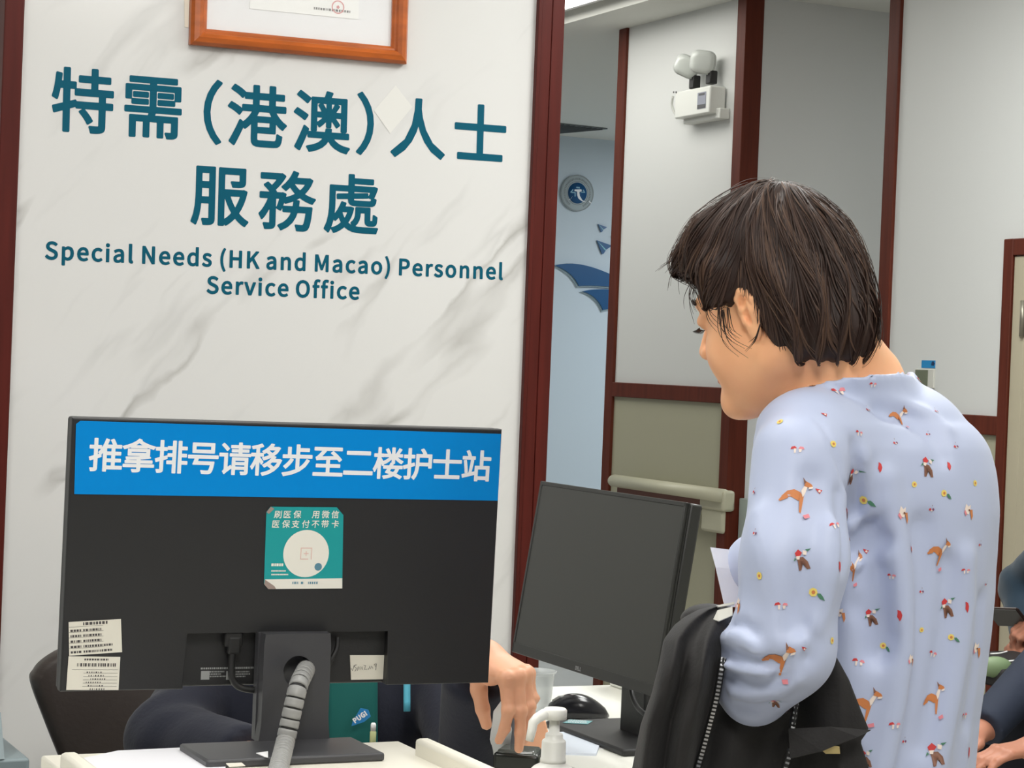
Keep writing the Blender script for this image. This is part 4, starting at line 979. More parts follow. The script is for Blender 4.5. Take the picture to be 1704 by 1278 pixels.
# black fingerprint pad
fc = P(866, 1244, 3.14); fz = fc[2]
fp = thing('fingerprint_pad', 'black box-shaped fingerprint pad under the pointing finger', 'fingerprint pad', (fc[0], fc[1], ZD))
Ff = Fr((fc[0], fc[1], ZD), nrm(V(RGT[0], RGT[1], 0) - .22 * V(FWD[0], FWD[1], 0)), (0, 0, 1)); Ff = Fr(Ff.O, Ff.U, np.cross(V(0, 0, 1), Ff.U), (0, 0, 1))
hz = fz - ZD
bk = mat('glossy_black_box', (34, 37, 33), .25)
obj('pad_body', MB().box(Ff, (-.034, -.030, 0), (.034, .030, hz - .004), .006, 0, 3), bk, fp)
obj('glass_top', MB().box(Ff, (-.029, -.026, hz - .008), (.027, .022, hz), .004), mat('grey_glass_top', (88, 92, 88), .12), fp)
# peach pad behind it
q = [P(px, py, 3.36) for px, py in ((826, 1250), (826, 1185), (846, 1176), (880, 1180), (908, 1200), (913, 1222), (898, 1252))]
Fk = Fr(q[0], nrm(V(RGT[0], RGT[1], 0)), (0, 0, 1))
pk = [((p - q[0]) @ Fk.U, (p - q[0]) @ Fk.V) for p in q]
low = ZD - q[0][2]
pk = [(pk[0][0], low)] + pk[1:-1] + [(pk[-1][0], low)]
mb = MB(); mb.prism(Fk, pk, -.006, .006, 0, .002)
tag(obj('card_wallet', mb, M['kraft']), 'peach card wallet standing on the desk behind the black fingerprint pad', 'card wallet')

# hand sanitizer pump bottle
bc = P(921, 1250, 2.47)
sb = thing('pump_bottle', 'white hand sanitizer pump bottle in front of the fingerprint pad', 'pump bottle', (bc[0], bc[1], ZD))
Fp = Fr((bc[0], bc[1], 0))
zc = lambda py: P(921, py, 2.47)[2]
wpl = mat('white_plastic', (240, 240, 234), .3)
mb = MB()
mb.lathe(Fp, [(.030, ZD), (.033, ZD + .004), (.033, zc(1300)), (.030, zc(1288)), (.022, zc(1276)), (.0145, zc(1270)), (.0145, zc(1266))], 36)
obj('bottle', mb, wpl, sb)
mb = MB()
mb.lathe(Fp, [(.0148, zc(1268)), (.0148, zc(1262)), (.0142, zc(1261)), (.0138, zc(1234)), (.0128, zc(1231)), (.0105, zc(1229)), (.0100, zc(1222)), (.0095, zc(1220)), (.0062, zc(1219)), (.0058, zc(1196))], 32)
obj('collar', mb, wpl, sb)
mb = MB()
mb.lathe(Fp, [(.0060, zc(1197)), (.0135, zc(1196)), (.0138, zc(1181)), (.0120, zc(1178)), (.004, zc(1177))], 28)
sp = [P(918, 1187, 2.47), P(905, 1189, 2.462), P(894, 1195, 2.457), P(887, 1203, 2.455), P(885, 1215, 2.455), P(881, 1233, 2.455)]
mb.tube(sp, [.0066, .0066, .006, .0056, .0052, .0046], 14)
obj('pump_head', mb, wpl, sb)

# grey bin at the lower left
g = hit(0, 1235, 1, 3.9)
mb = MB()
gx = P(24, 1240, 3.95); zt = gx[2]
Fg = Fr((gx[0] - .17, gx[1], 0))
mb.box(Fg, (-.17, -.13, 0), (.17, .13, zt), .006)
poly = [(-.13, zt), (.13, zt), (.085, zt + .075), (-.085, zt + .075)]
mb.prism(Fr(Fg.O + V(-.165, 0, 0), (0, 1, 0), (0, 0, 1), (1, 0, 0)), poly, 0, .29)
tag(obj('waste_bin', mb, M['bluegrey']), 'blue-grey plastic bin with sloped lid at the lower left by the marble', 'bin')

# ------------------------------------------------------------------ emergency light on the panelled wall
Fe = Fr((XA, 0, 0), (0, -1, 0), (0, 0, 1), (-1, 0, 0))      # x runs towards the camera along the wall
el = thing('emergency_light', 'white twin-head emergency light on the grey panelled wall', 'emergency light', (XA, 7.45, 2.42))
ex0, ez0 = fxy(Fe, 1122, 192, .075); ex1, ez1 = fxy(Fe, 1182, 140, .075)
zb_ = fxy(Fe, 1150, 193, .075)[1]; zt_ = fxy(Fe, 1150, 148, .075)[1]
mb = MB(); mb.box(Fe, (ex0, zb_, .004), (ex1, zt_, .075), .006)
mb.box(Fe, (ex0 + .02, zb_ - .02, .0), (ex1 + .03, zb_ + .02, .045), .004)
bod = obj('body', mb, mat('white_lamp_body', (226, 228, 222), .4), el)
xa, za = fxy(Fe, 1160, 182, .076); xb, zb2 = fxy(Fe, 1175, 152, .076)
mb = MB(); mb.box(Fe, (xa, za, .074), (xb, zb2, .0765))
lab = obj('status_label', mb, mat('grey_status_label', (140, 144, 158), .4), el)
mb = MB(); mb.box(Fe, (xa + .01, zb2 - .012, .0765), (xb - .01, zb2 - .004, .0775)); mb.box(Fe, (xa + .002, za + .002, .0765), (xb - .002, za + .016, .0775))
obj('print', mb, M['darkgrey'], lab)
mb = MB()
for k in (0, 1):
    p = fxy(Fe, 1121 + 4 * k, 153.5, .076); mb.lathe(Fe.at(p[0], p[1], .075), [(.004, 0), (.004, .002)], 10)
obj('indicator', mb, M['darkgrey'], el)
nose_ = nrm(V(-.62, -.78, -.10))
for (px, py), rot, nk, w_, h_, lbl in (((1148, 111), -.42, (1156, 131), .040, .037, None), ((1175, 104), -.12, (1184, 123), .040, .040, None)):
    x, z = fxy(Fe, px, py, .06); nx_, nz_ = fxy(Fe, *nk, .04)
    Ul = nrm(np.cross(nose_, V(0, 0, 1))) * -1; Vl = np.cross(nose_, Ul)
    Fl_ = Fr(Fe.p(x, z, .075), Ul, Vl, nose_).at(0, 0, 0, rot)
    rr = rrect(-w_ * 1.25, -h_ * 1.15, w_ * 1.25, h_ * 1.15, .030, 5)
    rb_ = [(a * .72, b * .72) for a, b in rr]; rm_ = [(a * .5, b * .5) for a, b in rr]
    mb = MB(); mb.loft([[Fl_.p(a, b, -.060) for a, b in rm_], [Fl_.p(a, b, -.048) for a, b in rb_], [Fl_.p(a, b, -.012) for a, b in rr], [Fl_.p(a, b, .0) for a, b in rr]])
    hd = obj('lamp_head', mb, M['lamp_head'], el)
    rl = [(a * .93, b * .93) for a, b in rr]
    mb = MB(); mb.loft([[Fl_.p(a, b, .0) for a, b in rl], [Fl_.p(a * .96, b * .96, .010) for a, b in rl], [Fl_.p(a * .6, b * .6, .015) for a, b in rl]])
    obj('lens', mb, M['lamp_lens'], hd)
    obj('neck', MB().box(Fe, (nx_ - .020, nz_ - .04, .022), (nx_ + .018, nz_ + .012, .055), .005), M['rubber'], el)
pl = [Fe.p(*fxy(Fe, px, py, z), z) for px, py, z in ((1120, 160, .03), (1118, 175, .03), (1124, 190, .03), (1135, 197, .02), (1170, 196, .02), (1196, 190, .02), (1201, 183, .02))]
obj('cord', MB().tube(resample(pl, 30), .005, 6), mat('pale_cord', (200, 202, 196), .4), el)

# handrail
hr = thing('handrail', 'beige wall handrail with a brown insert strip on the olive wainscot', 'handrail', (XA, 7.6, .85))
yl = -hit(1016, 803, 0, XA - .07)[1]; yr = -hit(1196, 812, 0, XA - .07)[1]; ym = -hit(1157, 835, 0, XA - .07)[1]
zr = hit(1060, 806, 0, XA - .07)[2]
prof_top = [(.03 + .034 * math.cos(t) + .02, zr + .026 * math.sin(t)) for t in np.linspace(0, 2 * math.pi, 20, endpoint=False)]
Fh = Fr((XA, 0, 0), (0, -1, 0), (0, 0, 1), (-1, 0, 0))
def extr(mb, prof, xa, xb, m=0):
    mb.loft([[Fh.p(xx, z, d) for d, z in prof] for xx in (xa, xb)], m)
mb = MB(); extr(mb, prof_top, yl, yr); extr(mb, [(.012, zr - .085), (.06, zr - .085), (.066, zr - .075), (.04, zr - .066), (.012, zr - .066)], yl + .006, ym)
mb.box(Fh, (yl + .01, zr - .08, .012), (ym, zr, .03))
obj('rail', mb, M['rail_beige'], hr)
mb = MB(); mb.box(Fh, (yl + .012, zr - .068, .02), (ym, zr - .02, .046), .004)
obj('insert_strip', mb, M['rail_brown'], hr)
mb = MB(); mb.box(Fh, (ym, zr - .06, .0), (yr + .01, zr + .02, .055), .012); mb.box(Fh, (ym + .0, zr - .145, .0), (yr - .01, zr - .05, .045), .012)
obj('end_bracket', mb, M['rail_beige'], hr)

# switch panel and blue label
x0_, z0_ = fxy(Fe, 1525, 645, 0); x1_, z1_ = fxy(Fe, 1548, 614, 0)
sw = thing('wall_switch', 'grey-green switch panel on the white wall behind the shoulder', 'switch', (XA, -x0_, z0_))
obj('cover', MB().box(Fe, (x0_, z0_, 0), (x1_ + .03, z1_, .008), .002), mat('pale_switch_cover', (214, 214, 206), .4), sw)
obj('panel', MB().box(Fe, (x0_ + .004, z0_ + .004, .008), (x1_, z1_ - .004, .011), .001), M['green_panel'], sw)
x0_, z0_ = fxy(Fe, 1534, 612, 0); x1_, z1_ = fxy(Fe, 1557, 600, 0)
t_ = tag(obj('wall_label', MB().box(Fe, (x0_, z0_, .0005), (x1_, z1_, .002)), mat('sky_blue_label', (40, 140, 200), .4)), 'small sky-blue label on the white wall above the switch', 'label')
mb = MB(); mb.flat(Fe, [(x0_ + (x1_ - x0_) * a, z0_ + (z1_ - z0_) * c) for a, c in ((.72, .35), (.92, .30), (.98, .6), (.86, .95), (.74, .7))], .0024)
obj('dark_figure', mb, mat('navy_ink', (24, 50, 90), .5), t_)

# cabinet with wooden frame at the right edge
cab = thing('wall_cabinet', 'tall beige wall cabinet with mahogany frame at the right edge', 'cabinet', (XA, 5.0, 0))
ya, yb = -5.445, -4.45
mb = MB()
mb.box(Fe, (ya, 0, -.0), (ya + .045, 1.852, .02), .003); mb.box(Fe, (yb - .045, 0, 0), (yb, 1.852, .02), .003); mb.box(Fe, (ya + .045, 1.80, 0), (yb - .045, 1.852, .02), .003)
obj('wooden_frame', mb, M['trim2'], cab)
mb = MB(); mb.box(Fe, (ya + .047, .05, 0), (ya + .105, 1.798, .012), .002); mb.box(Fe, (ya + .105, 1.75, 0), (yb - .047, 1.798, .012), .002)
obj('inner_frame', mb, M['beige_door'], cab)
dr = obj('door', MB().box(Fe, (ya + .107, .05, .0), (yb - .05, 1.748, .014), .002), M['beige_door'], cab)
hx_, hz_ = fxy(Fe, 1700, 560, .02); _, hz2 = fxy(Fe, 1700, 500, .02)
obj('hinge', MB().tube([Fe.p(ya + .103, hz_, .017), Fe.p(ya + .103, hz2, .017)], .008, 12).box(Fe, (ya + .09, hz_, .012), (ya + .12, hz2, .016)), mat('brushed_hinge', (150, 146, 132), .35, .6), dr)
obj('handle', MB().box(Fe, (yb - .10, .95, .014), (yb - .08, 1.10, .035), .004), M['silver'], dr)

# ------------------------------------------------------------------ corridor far wall decoration
YB = 12.03
FB = Fr((0, YB, 0), (1, 0, 0), (0, 0, 1), (0, -1, 0))
def bxy(px, py): return fxy(FB, px, py)
c = bxy(959, 321.5); r = (bxy(959, 291)[1] - bxy(959, 352)[1]) / 2
em = thing('wall_emblem', 'round grey and blue emblem on the far corridor wall', 'emblem', FB.p(c[0], c[1]))
Fo = FB.at(c[0], c[1])
obj('disc', MB().lathe(Fo, [(r, 0), (r, .012), (r * .97, .014), (.001, .014)], 56), mat('pale_emblem', (176, 188, 192), .3), em)
mb = MB(); ring(mb, Fo, 0, 0, r * .94, r, .0155); ring(mb, Fo, 0, 0, r * .63, r * .66, .0155)
for k in range(46):
    t = math.radians(-60 + k * 300 / 46 - 90 + 60 + 30)
    w = .018; cx_, cy_ = r * .78 * math.cos(t), r * .78 * math.sin(t); e = (-math.sin(t), math.cos(t)); n_ = (math.cos(t), math.sin(t))
    L_ = r * random.uniform(.025, .04)
    mb.flat(Fo, [(cx_ + s1 * L_ * e[0] + s2 * r * .055 * n_[0], cy_ + s1 * L_ * e[1] + s2 * r * .055 * n_[1]) for s1, s2 in ((-1, -1), (1, -1), (1, 1), (-1, 1))], .0155)
obj('ring_print', mb, M['greylogo'], em)
obj('blue_centre', MB().lathe(Fo, [(r * .57, .014), (r * .57, .017), (.001, .017)], 48), M['navyblue'], em)
mb = MB()
S = lambda pts: [(x * r, y * r) for x, y in pts]
mb.flat(Fo, S([(-.20, .18), (.22, .22), (.26, .12), (.10, .06), (.14, -.14), (.30, -.36), (.55, -.46), (.30, -.44), (.06, -.30), (-.02, -.12), (-.04, .08), (-.20, .10)]), .0185)
mb.flat(Fo, S([(-.58, -.42), (-.40, -.34), (-.30, -.18), (-.36, -.30), (-.46, -.40)]), .0185)
mb.flat(Fo, S([(.70, -.44), (.84, -.52), (.88, -.48), (.72, -.36)]), .0185)
obj('white_figure', mb, M['letter_white'], em)
mb = MB()
for q in ([(-.38, -.02), (-.18, -.02), (-.18, -.20), (-.12, -.20), (-.12, .04), (-.38, .04)], [(-.46, .0), (-.30, .20), (-.26, .16), (-.40, .0)], [(.2, .04), (.46, .04), (.36, .22), (.30, .18), (.38, .08), (.2, .08)], [(-.10, .26), (.12, .26), (.12, .34), (-.10, .34)]):
    mb.flat(Fo, S(q), .0185)
obj('pale_cross', mb, mat('pale_blue_print', (120, 176, 200), .4), em)
# paper planes
PL = [('upper', ((994, 373), (1010, 377), (1006, 384), (1001, 382)), 'small dark blue paper-plane cutout, uppermost on the corridor wall', 1.0, (994, 373)),
      ('lower', ((992, 400), (1019, 411), (1012, 418), (1005, 424)), 'larger dark blue paper-plane cutout above the wing mural', 1.7, (992, 400))]
for nm, _, label, s, o0 in PL:
    p = bxy(*o0); Fx = FB.at(p[0], p[1])
    u = .0375 * s
    pe = tag(obj('paper_plane', MB().prism(Fx, [(0, 0), (u * 1.7, -u * .42), (u * 1.05, -u * .86), (u * .78, -u * 1.28), (u * .62, -u * 1.30)], .004, .012), M['navyblue']), label, 'wall decoration', 'paper-plane cutouts on the corridor wall')
    mb = MB(); mb.flat(Fx, [(u * .05, -u * .05), (u * 1.05, -u * .86), (u * .95, -u * .95), (u * .80, -u * .82)], .013)
    obj('pale_fold', mb, mat('pale_blue_fold', (130, 190, 200), .4), pe)
p = bxy(1016, 392)
tag(obj('paper_plane', MB().prism(FB.at(p[0], p[1]), [(0, 0), (.06, -.02), (.03, -.05)], .004, .012), M['greylogo']), 'grey paper-plane cutout half hidden by the door trim', 'wall decoration', 'paper-plane cutouts on the corridor wall')
# wing mural, two boards
def smooth_poly(pts, n=8):
    out = []
    m = len(pts)
    for i in range(m):
        p0, p1, p2, p3 = (np.array(pts[(i + k) % m], float) for k in (-1, 0, 1, 2))
        for k in range(n):
            u = k / n
            out.append(tuple(.5 * (2 * p1 + (-p0 + p2) * u + (2 * p0 - 5 * p1 + 4 * p2 - p3) * u * u + (-p0 + 3 * p1 - 3 * p2 + p3) * u ** 3)))
    return out
def qb(a, b, c, n=10):
    a, b, c = map(np.array, (a, b, c))
    return [tuple((1 - t) ** 2 * a + 2 * t * (1 - t) * b + t * t * c) for t in np.linspace(0, 1, n, endpoint=False)]
W1 = qb((921, 442), (965, 428), (1040, 470)) + qb((1040, 470), (1042, 478), (1040, 480)) + qb((1040, 480), (990, 474), (961, 476)) + qb((961, 476), (950, 452), (921, 442))
W2 = qb((967, 485), (990, 478), (1040, 484)) + qb((1040, 484), (1042, 500), (1038, 512)) + qb((1038, 512), (1015, 512), (1001, 516)) + qb((1001, 516), (992, 492), (967, 485))
for k, (w, lb) in enumerate(((W1, 'upper dark blue wing-shaped mural board on the corridor wall'), (W2, 'lower dark blue wing-shaped mural board on the corridor wall'))):
    q = [bxy(*p) for p in w]
    t_ = thing('mural_board', lb, 'wall decoration', FB.p(*np.mean(q, axis=0)), 'wing mural boards')
    obj('blue_face', MB().prism(FB, q, .012, .022), M['navyblue'], t_)
    cen = np.mean(q, axis=0)
    q2 = [tuple(cen + (np.array(p) - cen) * 1.06 + np.array([.0, -.006])) for p in q]
    obj('backing', MB().prism(FB, q2, .001, .012), M['mural_edge'], t_)
# ceiling vent in the corridor
q = [hit(px, py, 2, 2.83) for px, py in ((900, 223), (1011, 213), (929, 204), (860, 208))]
mb = MB()
vs = [(p[0], p[1], 2.822) for p in q] + [(p[0], p[1], 2.829) for p in q]
mb.add(vs, [(0, 1, 2, 3), (7, 6, 5, 4)] + [(i, (i + 1) % 4, 4 + (i + 1) % 4, 4 + i) for i in range(4)])
vt = tag(obj('ceiling_vent', mb, M['vent']), 'grey slatted air vent in the corridor ceiling', 'vent')
mb = MB()
for k in range(1, 9):
    t = k / 9; a_ = np.array(q[0]) * (1 - t) + np.array(q[3]) * t; b_ = np.array(q[1]) * (1 - t) + np.array(q[2]) * t
    mb.tube([(a_[0], a_[1], 2.820), (b_[0], b_[1], 2.820)], .006, 6)
obj('slat', mb, mat('dark_slat', (84, 90, 92), .6), vt)
# pale locker and dark red chair far behind the shoulder
lk = hit(1227, 900, 1, 7.02); lz_ = hit(1230, 838, 1, 6.72)[2]
mb = MB(); mb.box(WORLD, (lk[0], 6.72, 0), (lk[0] + .13, 7.02, lz_), .004)
tag(obj('metal_locker', mb, mat('pale_grey_green_metal', (176, 188, 182), .4)), 'pale grey low locker behind the shoulder beside the brown trim', 'locker')

# ------------------------------------------------------------------ solid modelling by distance fields
RH = nrm(V(RGT[0], RGT[1], 0)); DH = nrm(V(FWD[0], FWD[1], 0)); ZU = V(0, 0, 1)


def smin(a, b, k):
    h = np.clip(.5 + .5 * (b - a) / k, 0, 1)
    return b * (1 - h) + a * h - k * h * (1 - h)


def smax(a, b, k):
    return -smin(-a, -b, k)


def ell(p, c, r):
    q = (p - np.asarray(c, np.float32)) / np.asarray(r, np.float32)
    k0 = np.sqrt((q * q).sum(-1)) + 1e-9
    k1 = np.sqrt(((q / np.asarray(r, np.float32)) ** 2).sum(-1)) + 1e-9
    return k0 * (k0 - 1) / k1


def cone(p, a, b, ra, rb):
    """a tapered capsule"""
    a = np.asarray(a, np.float32); b = np.asarray(b, np.float32)
    d = b - a; L2 = float(d @ d) + 1e-12
    t = np.clip(((p - a) @ d) / L2, 0, 1)
    q = p - a - t[:, None] * d
    return np.sqrt((q * q).sum(-1)) - (ra + (rb - ra) * t)


def chain(p, pts, rs, k=.01):
    d = None
    for i in range(len(pts) - 1):
        c = cone(p, pts[i], pts[i + 1], rs[i], rs[i + 1])
        d = c if d is None else smin(d, c, k)
    return d


def line_dist(p, pts):
    d = None
    for i in range(len(pts) - 1):
        c = cone(p, pts[i], pts[i + 1], 0, 0)
        d = c if d is None else np.minimum(d, c)
    return d


def axis_steps(lo, hi, coarse, fine=()):
    """grid lines: coarse everywhere, finer inside the given (lo, hi, step) ranges"""
    out = [lo]
    while out[-1] < hi:
        x = out[-1]; s = coarse
        for a, b, f in fine:
            if a - 1e-6 <= x < b: s = min(s, f)
            elif x < a and a - x < s: s = max(f, a - x)
        out.append(x + s)
    return np.array(out, np.float32)


def nets(fn, xs, ys, zs):
    nx, ny, nz = len(xs), len(ys), len(zs)
    g = np.empty((nx, ny, nz), np.float32)
    Y, Z = np.meshgrid(ys, zs, indexing='ij')
    step = max(1, int(400000 / (ny * nz)))
    for i in range(0, nx, step):
        xx = xs[i:i + step]
        pts = np.empty((len(xx), ny, nz, 3), np.float32)
        pts[..., 0] = xx[:, None, None]; pts[..., 1] = Y; pts[..., 2] = Z
        g[i:i + step] = fn(pts.reshape(-1, 3)).reshape(len(xx), ny, nz)
    g[0], g[-1], g[:, 0], g[:, -1], g[:, :, 0], g[:, :, -1] = (np.maximum(a, 1e-4) for a in (g[0], g[-1], g[:, 0], g[:, -1], g[:, :, 0], g[:, :, -1]))
    s = g < 0
    cnt = np.zeros((nx - 1, ny - 1, nz - 1), np.int8)
    for a in (0, 1):
        for b in (0, 1):
            for c in (0, 1):
                cnt += s[a:nx - 1 + a, b:ny - 1 + b, c:nz - 1 + c]
    act = (cnt > 0) & (cnt < 8)
    I, J, K = np.nonzero(act)
    acc = np.zeros((len(I), 3)); num = np.zeros(len(I))
    for ax in range(3):
        for a in (0, 1):
            for b in (0, 1):
                o0 = [0, 0, 0]; o0[(ax + 1) % 3] = a; o0[(ax + 2) % 3] = b
                o1 = list(o0); o1[ax] = 1
                g0 = g[I + o0[0], J + o0[1], K + o0[2]]; g1 = g[I + o1[0], J + o1[1], K + o1[2]]
                m = (g0 < 0) != (g1 < 0)
                t = np.where(m, g0 / np.where(m, g0 - g1, 1), 0)
                p0 = np.stack([xs[I + o0[0]], ys[J + o0[1]], zs[K + o0[2]]], -1); p1 = np.stack([xs[I + o1[0]], ys[J + o1[1]], zs[K + o1[2]]], -1)
                acc += np.where(m[:, None], p0 + (p1 - p0) * t[:, None], 0); num += m
    verts = acc / num[:, None]
    idx = np.full((nx - 1, ny - 1, nz - 1), -1, np.int64); idx[I, J, K] = np.arange(len(I))
    faces = []
    for ax in range(3):
        u, w = (ax + 1) % 3, (ax + 2) % 3
        sl0 = [slice(1, -1)] * 3; sl0[ax] = slice(0, -1)
        sl1 = list(sl0); sl1[ax] = slice(1, None)
        c = s[tuple(sl0)] != s[tuple(sl1)]
        a_, b_, c_ = np.nonzero(c)
        base = [a_, b_, c_]
        base[u] = base[u] + 1; base[w] = base[w] + 1
        inside = s[base[0], base[1], base[2]]
        def cell(du, dw):
            q = [base[0].copy(), base[1].copy(), base[2].copy()]
            q[u] -= du; q[w] -= dw
            return idx[q[0], q[1], q[2]]
        f = np.stack([cell(1, 1), cell(0, 1), cell(0, 0), cell(1, 0)], -1)
        f[~inside] = f[~inside][:, ::-1]
        faces.append(f)
    f = np.concatenate(faces)
    f = f[(f >= 0).all(1)]
    return verts, f


def mesh_obj(name, verts, faces, mats, parent=None, loc=None, fmat=None, relax=0):
    verts = np.asarray(verts, float)
    if relax:
        e = np.concatenate([faces[:, [0, 1]], faces[:, [1, 2]], faces[:, [2, 3]], faces[:, [3, 0]]])
        for _ in range(relax):
            s = np.zeros_like(verts); n = np.zeros(len(verts))
            for k in (0, 1):
                for c in range(3):
                    s[:, c] += np.bincount(e[:, k], verts[e[:, 1 - k], c], len(verts))
                n += np.bincount(e[:, k], minlength=len(verts))
            verts = verts * .5 + .5 * s / np.maximum(n, 1)[:, None]
    if loc is None:
        if parent is not None: loc = BASE[parent]
        else:
            lo, hi = verts.min(0), verts.max(0); loc = np.array([(lo[0] + hi[0]) / 2, (lo[1] + hi[1]) / 2, lo[2]])
    me = bpy.data.meshes.new(name)
    me.from_pydata([tuple(v) for v in (verts - loc)], [], [tuple(int(i) for i in f) for f in faces])
    for m in (mats if isinstance(mats, (list, tuple)) else [mats]): me.materials.append(m)
    me.polygons.foreach_set('use_smooth', [True] * len(me.polygons))
    if fmat is not None: me.polygons.foreach_set('material_index', np.asarray(fmat, np.int32))
    me.update()
    o = bpy.data.objects.new(name, me); COL.objects.link(o)
    BASE[o] = np.asarray(loc, float)
    if parent is not None:
        o.parent = parent; o.location = Vector(np.asarray(loc) - BASE[parent])
    else:
        o.location = Vector(loc)
    return o


# ------------------------------------------------------------------ heads
EAR_C = V(-.001, .0755, -.011)


def sdf_head(p, ears=True, cheek=1.0):
    """p in head space: x forward, y to the left, z up, metres; crown at .125, chin at -.112"""
    q = p.copy(); q[:, 1] = np.abs(q[:, 1])
    d = ell(q, (.000, 0, .040), (.082, .073, .084))
    d = smin(d, ell(q, (.030, 0, -.030), (.062, .061, .082)), .035)
    d = smin(d, cone(q, (.000, .046, -.060), (.070, .012, -.094), .022, .017), .03)
    d = smin(d, ell(q, (.079, 0, -.098), (.017, .018, .015)), .02)
    d = smin(d, ell(q, (.046, .036, -.042), (.036, .030 * cheek, .034)), .022)
    d = smin(d, cone(q, (.080, .034, .022), (.088, .006, .019), .011, .011), .016)
    d = smax(d, -ell(q, (.101, .033, .003), (.016, .018, .011)), .012)
    d = smin(d, ell(q, (.079, .032, .002), (.014, .016, .011)), .006)
    d = smax(d, -cone(q, (.094, .020, -.0045), (.088, .046, -.0045), .0012, .0012), .003)
    d = smin(d, cone(q, (.089, 0, .014), (.108, 0, -.027), .007, .0105), .011)
    d = smin(d, ell(q, (.100, .011, -.031), (.010, .007, .008)), .006)
    d = smin(d, ell(q, (.0885, 0, -.0555), (.0105, .022, .0065)), .007)
    d = smin(d, ell(q, (.0875, 0, -.0665), (.0105, .018, .0070)), .006)
    d = smax(d, -cone(q, (.103, 0, -.0610), (.085, .024, -.0612), .0012, .0012), .0025)
    if ears:
        # ear: a tilted disc with a rim, a hollow and a lobe
        c = EAR_C.astype(np.float32)
        ca, sa = math.cos(-.22), math.sin(-.22)        # lean back
        r = (q - c) / .84
        xr = r[:, 0] * ca + r[:, 2] * sa; zr = -r[:, 0] * sa + r[:, 2] * ca
        yr = r[:, 1] - .30 * (-xr)                       # flare outwards at the back
        e = np.stack([xr, yr, zr], -1).astype(np.float32)
        t = ell(e, (0, 0, .002), (.0185, .0065, .031))
        t = smin(t, ell(e, (.004, -.001, -.027), (.0095, .006, .0105)), .006)
        t = smax(t, -ell(e, (.002, .0085, -.004), (.0100, .0105, .0130)), .003)
        t = smax(t, -ell(e, (.001, .0085, .016), (.0105, .0070, .0095)), .003)
        rim = [(.0115, .0045, .010), (.0085, .005, .025), (-.001, .005, .0315), (-.0105, .005, .026), (-.0165, .0045, .011), (-.0155, .004, -.006), (-.0085, .003, -.020)]
        t = smin(t, chain(e, rim, [.0022, .0028, .0031, .0031, .0029, .0026, .002]), .003)
        t = smin(t, chain(e, [(-.006, .004, .013), (-.0085, .0045, .000), (-.004, .004, -.012)], [.0022, .0026, .0024]), .003)
        t = smin(t, ell(e, (.0115, .002, -.007), (.0045, .0045, .006)), .004)
        d = smin(d, t * .84, .007)
    return d


class Head:
    def __init__(s, c, fwd, pitch=0.0, roll=0.0, scale=1.0):
        f = nrm(fwd); l = np.cross(ZU, f)
        u = ZU
        if pitch: f, u = math.cos(pitch) * f - math.sin(pitch) * u, math.sin(pitch) * f + math.cos(pitch) * u
        if roll: l, u = math.cos(roll) * l + math.sin(roll) * u, -math.sin(roll) * l + math.cos(roll) * u
        s.c, s.f, s.l, s.u, s.k = np.asarray(c, float), f, l, u, scale
        s.M = np.stack([f, l, u], 1).astype(np.float32)

    def loc(s, p):
        return ((p - s.c.astype(np.float32)) @ s.M) / s.k

    def w(s, q):
        q = np.atleast_2d(np.asarray(q, float)) * s.k
        return s.c + q @ s.M.T.astype(float)

    def wp(s, x, y, z):
        return s.w([x, y, z])[0]


# ------------------------------------------------------------------ hands
def sdf_hand(p, O, d, b, side, curls, spread=0.0, size=1.0, thumb=None):
    """O wrist, d towards the knuckles, b out of the back of the hand, side=+1 when the thumb lies towards d x b"""
    d = nrm(d); b = nrm(b - d * (b @ d)); t = np.cross(d, b) * side
    k = size
    out = cone(p, O - .03 * d * k, O + .004 * d * k, .0255 * k, .026 * k)
    xs = (.028, .0095, -.0095, -.0265)
    ln = ((.044, .026, .021), (.048, .030, .022), (.045, .028, .022), (.036, .021, .019))
    kn = (.084, .088, .083, .074)
    palm = None
    for i in range(4):
        a = O + .012 * d * k + xs[i] * .62 * t * k; e = O + kn[i] * d * k + xs[i] * t * k + (.003 if i in (1, 2) else 0) * b * k
        c = cone(p, a, e, .0135 * k, .0105 * k)
        palm = c if palm is None else smin(palm, c, .016 * k)
    palm = smin(palm, cone(p, O + .022 * d * k + .022 * t * k - .008 * b * k, O + .052 * d * k + .026 * t * k - .010 * b * k, .014 * k, .012 * k), .014 * k)
    out = smin(out, palm, .02 * k)
    for i in range(4):
        j = O + kn[i] * d * k + xs[i] * t * k + (.003 if i in (1, 2) else 0) * b * k
        sp = spread * (1.5 - i) * .12
        dd = nrm(d + sp * t)
        ang = 0; pts = [j]; rs = [.0098 - .0006 * (i == 3), .0086, .0078, .0066]
        for m_ in range(3):
            ang += curls[i][m_]
            v = math.cos(ang) * dd - math.sin(ang) * b
            pts.append(pts[-1] + v * ln[i][m_] * k)
        out = smin(out, chain(p, pts, [r * k for r in rs], .004 * k), .007 * k)
        # knuckle swell
        out = smin(out, ell(p, pts[0] + .004 * b * k, (.0085 * k,) * 3), .006 * k)
        out = smin(out, ell(p, pts[1] + .001 * b * k, (.0090 * k,) * 3), .004 * k)
    th = thumb or ((.020, .020, -.008), (.048, .044, -.020), (.074, .048, -.030), (.096, .044, -.036))
    pts = [O + (a * d + c * t + e * b) * k for a, c, e in th]
    out = smin(out, chain(p, pts, [.0135 * k, .0118 * k, .0100 * k, .0080 * k], .005 * k), .010 * k)
    return out


def mat_skin(name, rgb):
    return mat(name, rgb, .48, sss=.12, spec=.4, noise=(18, .05))


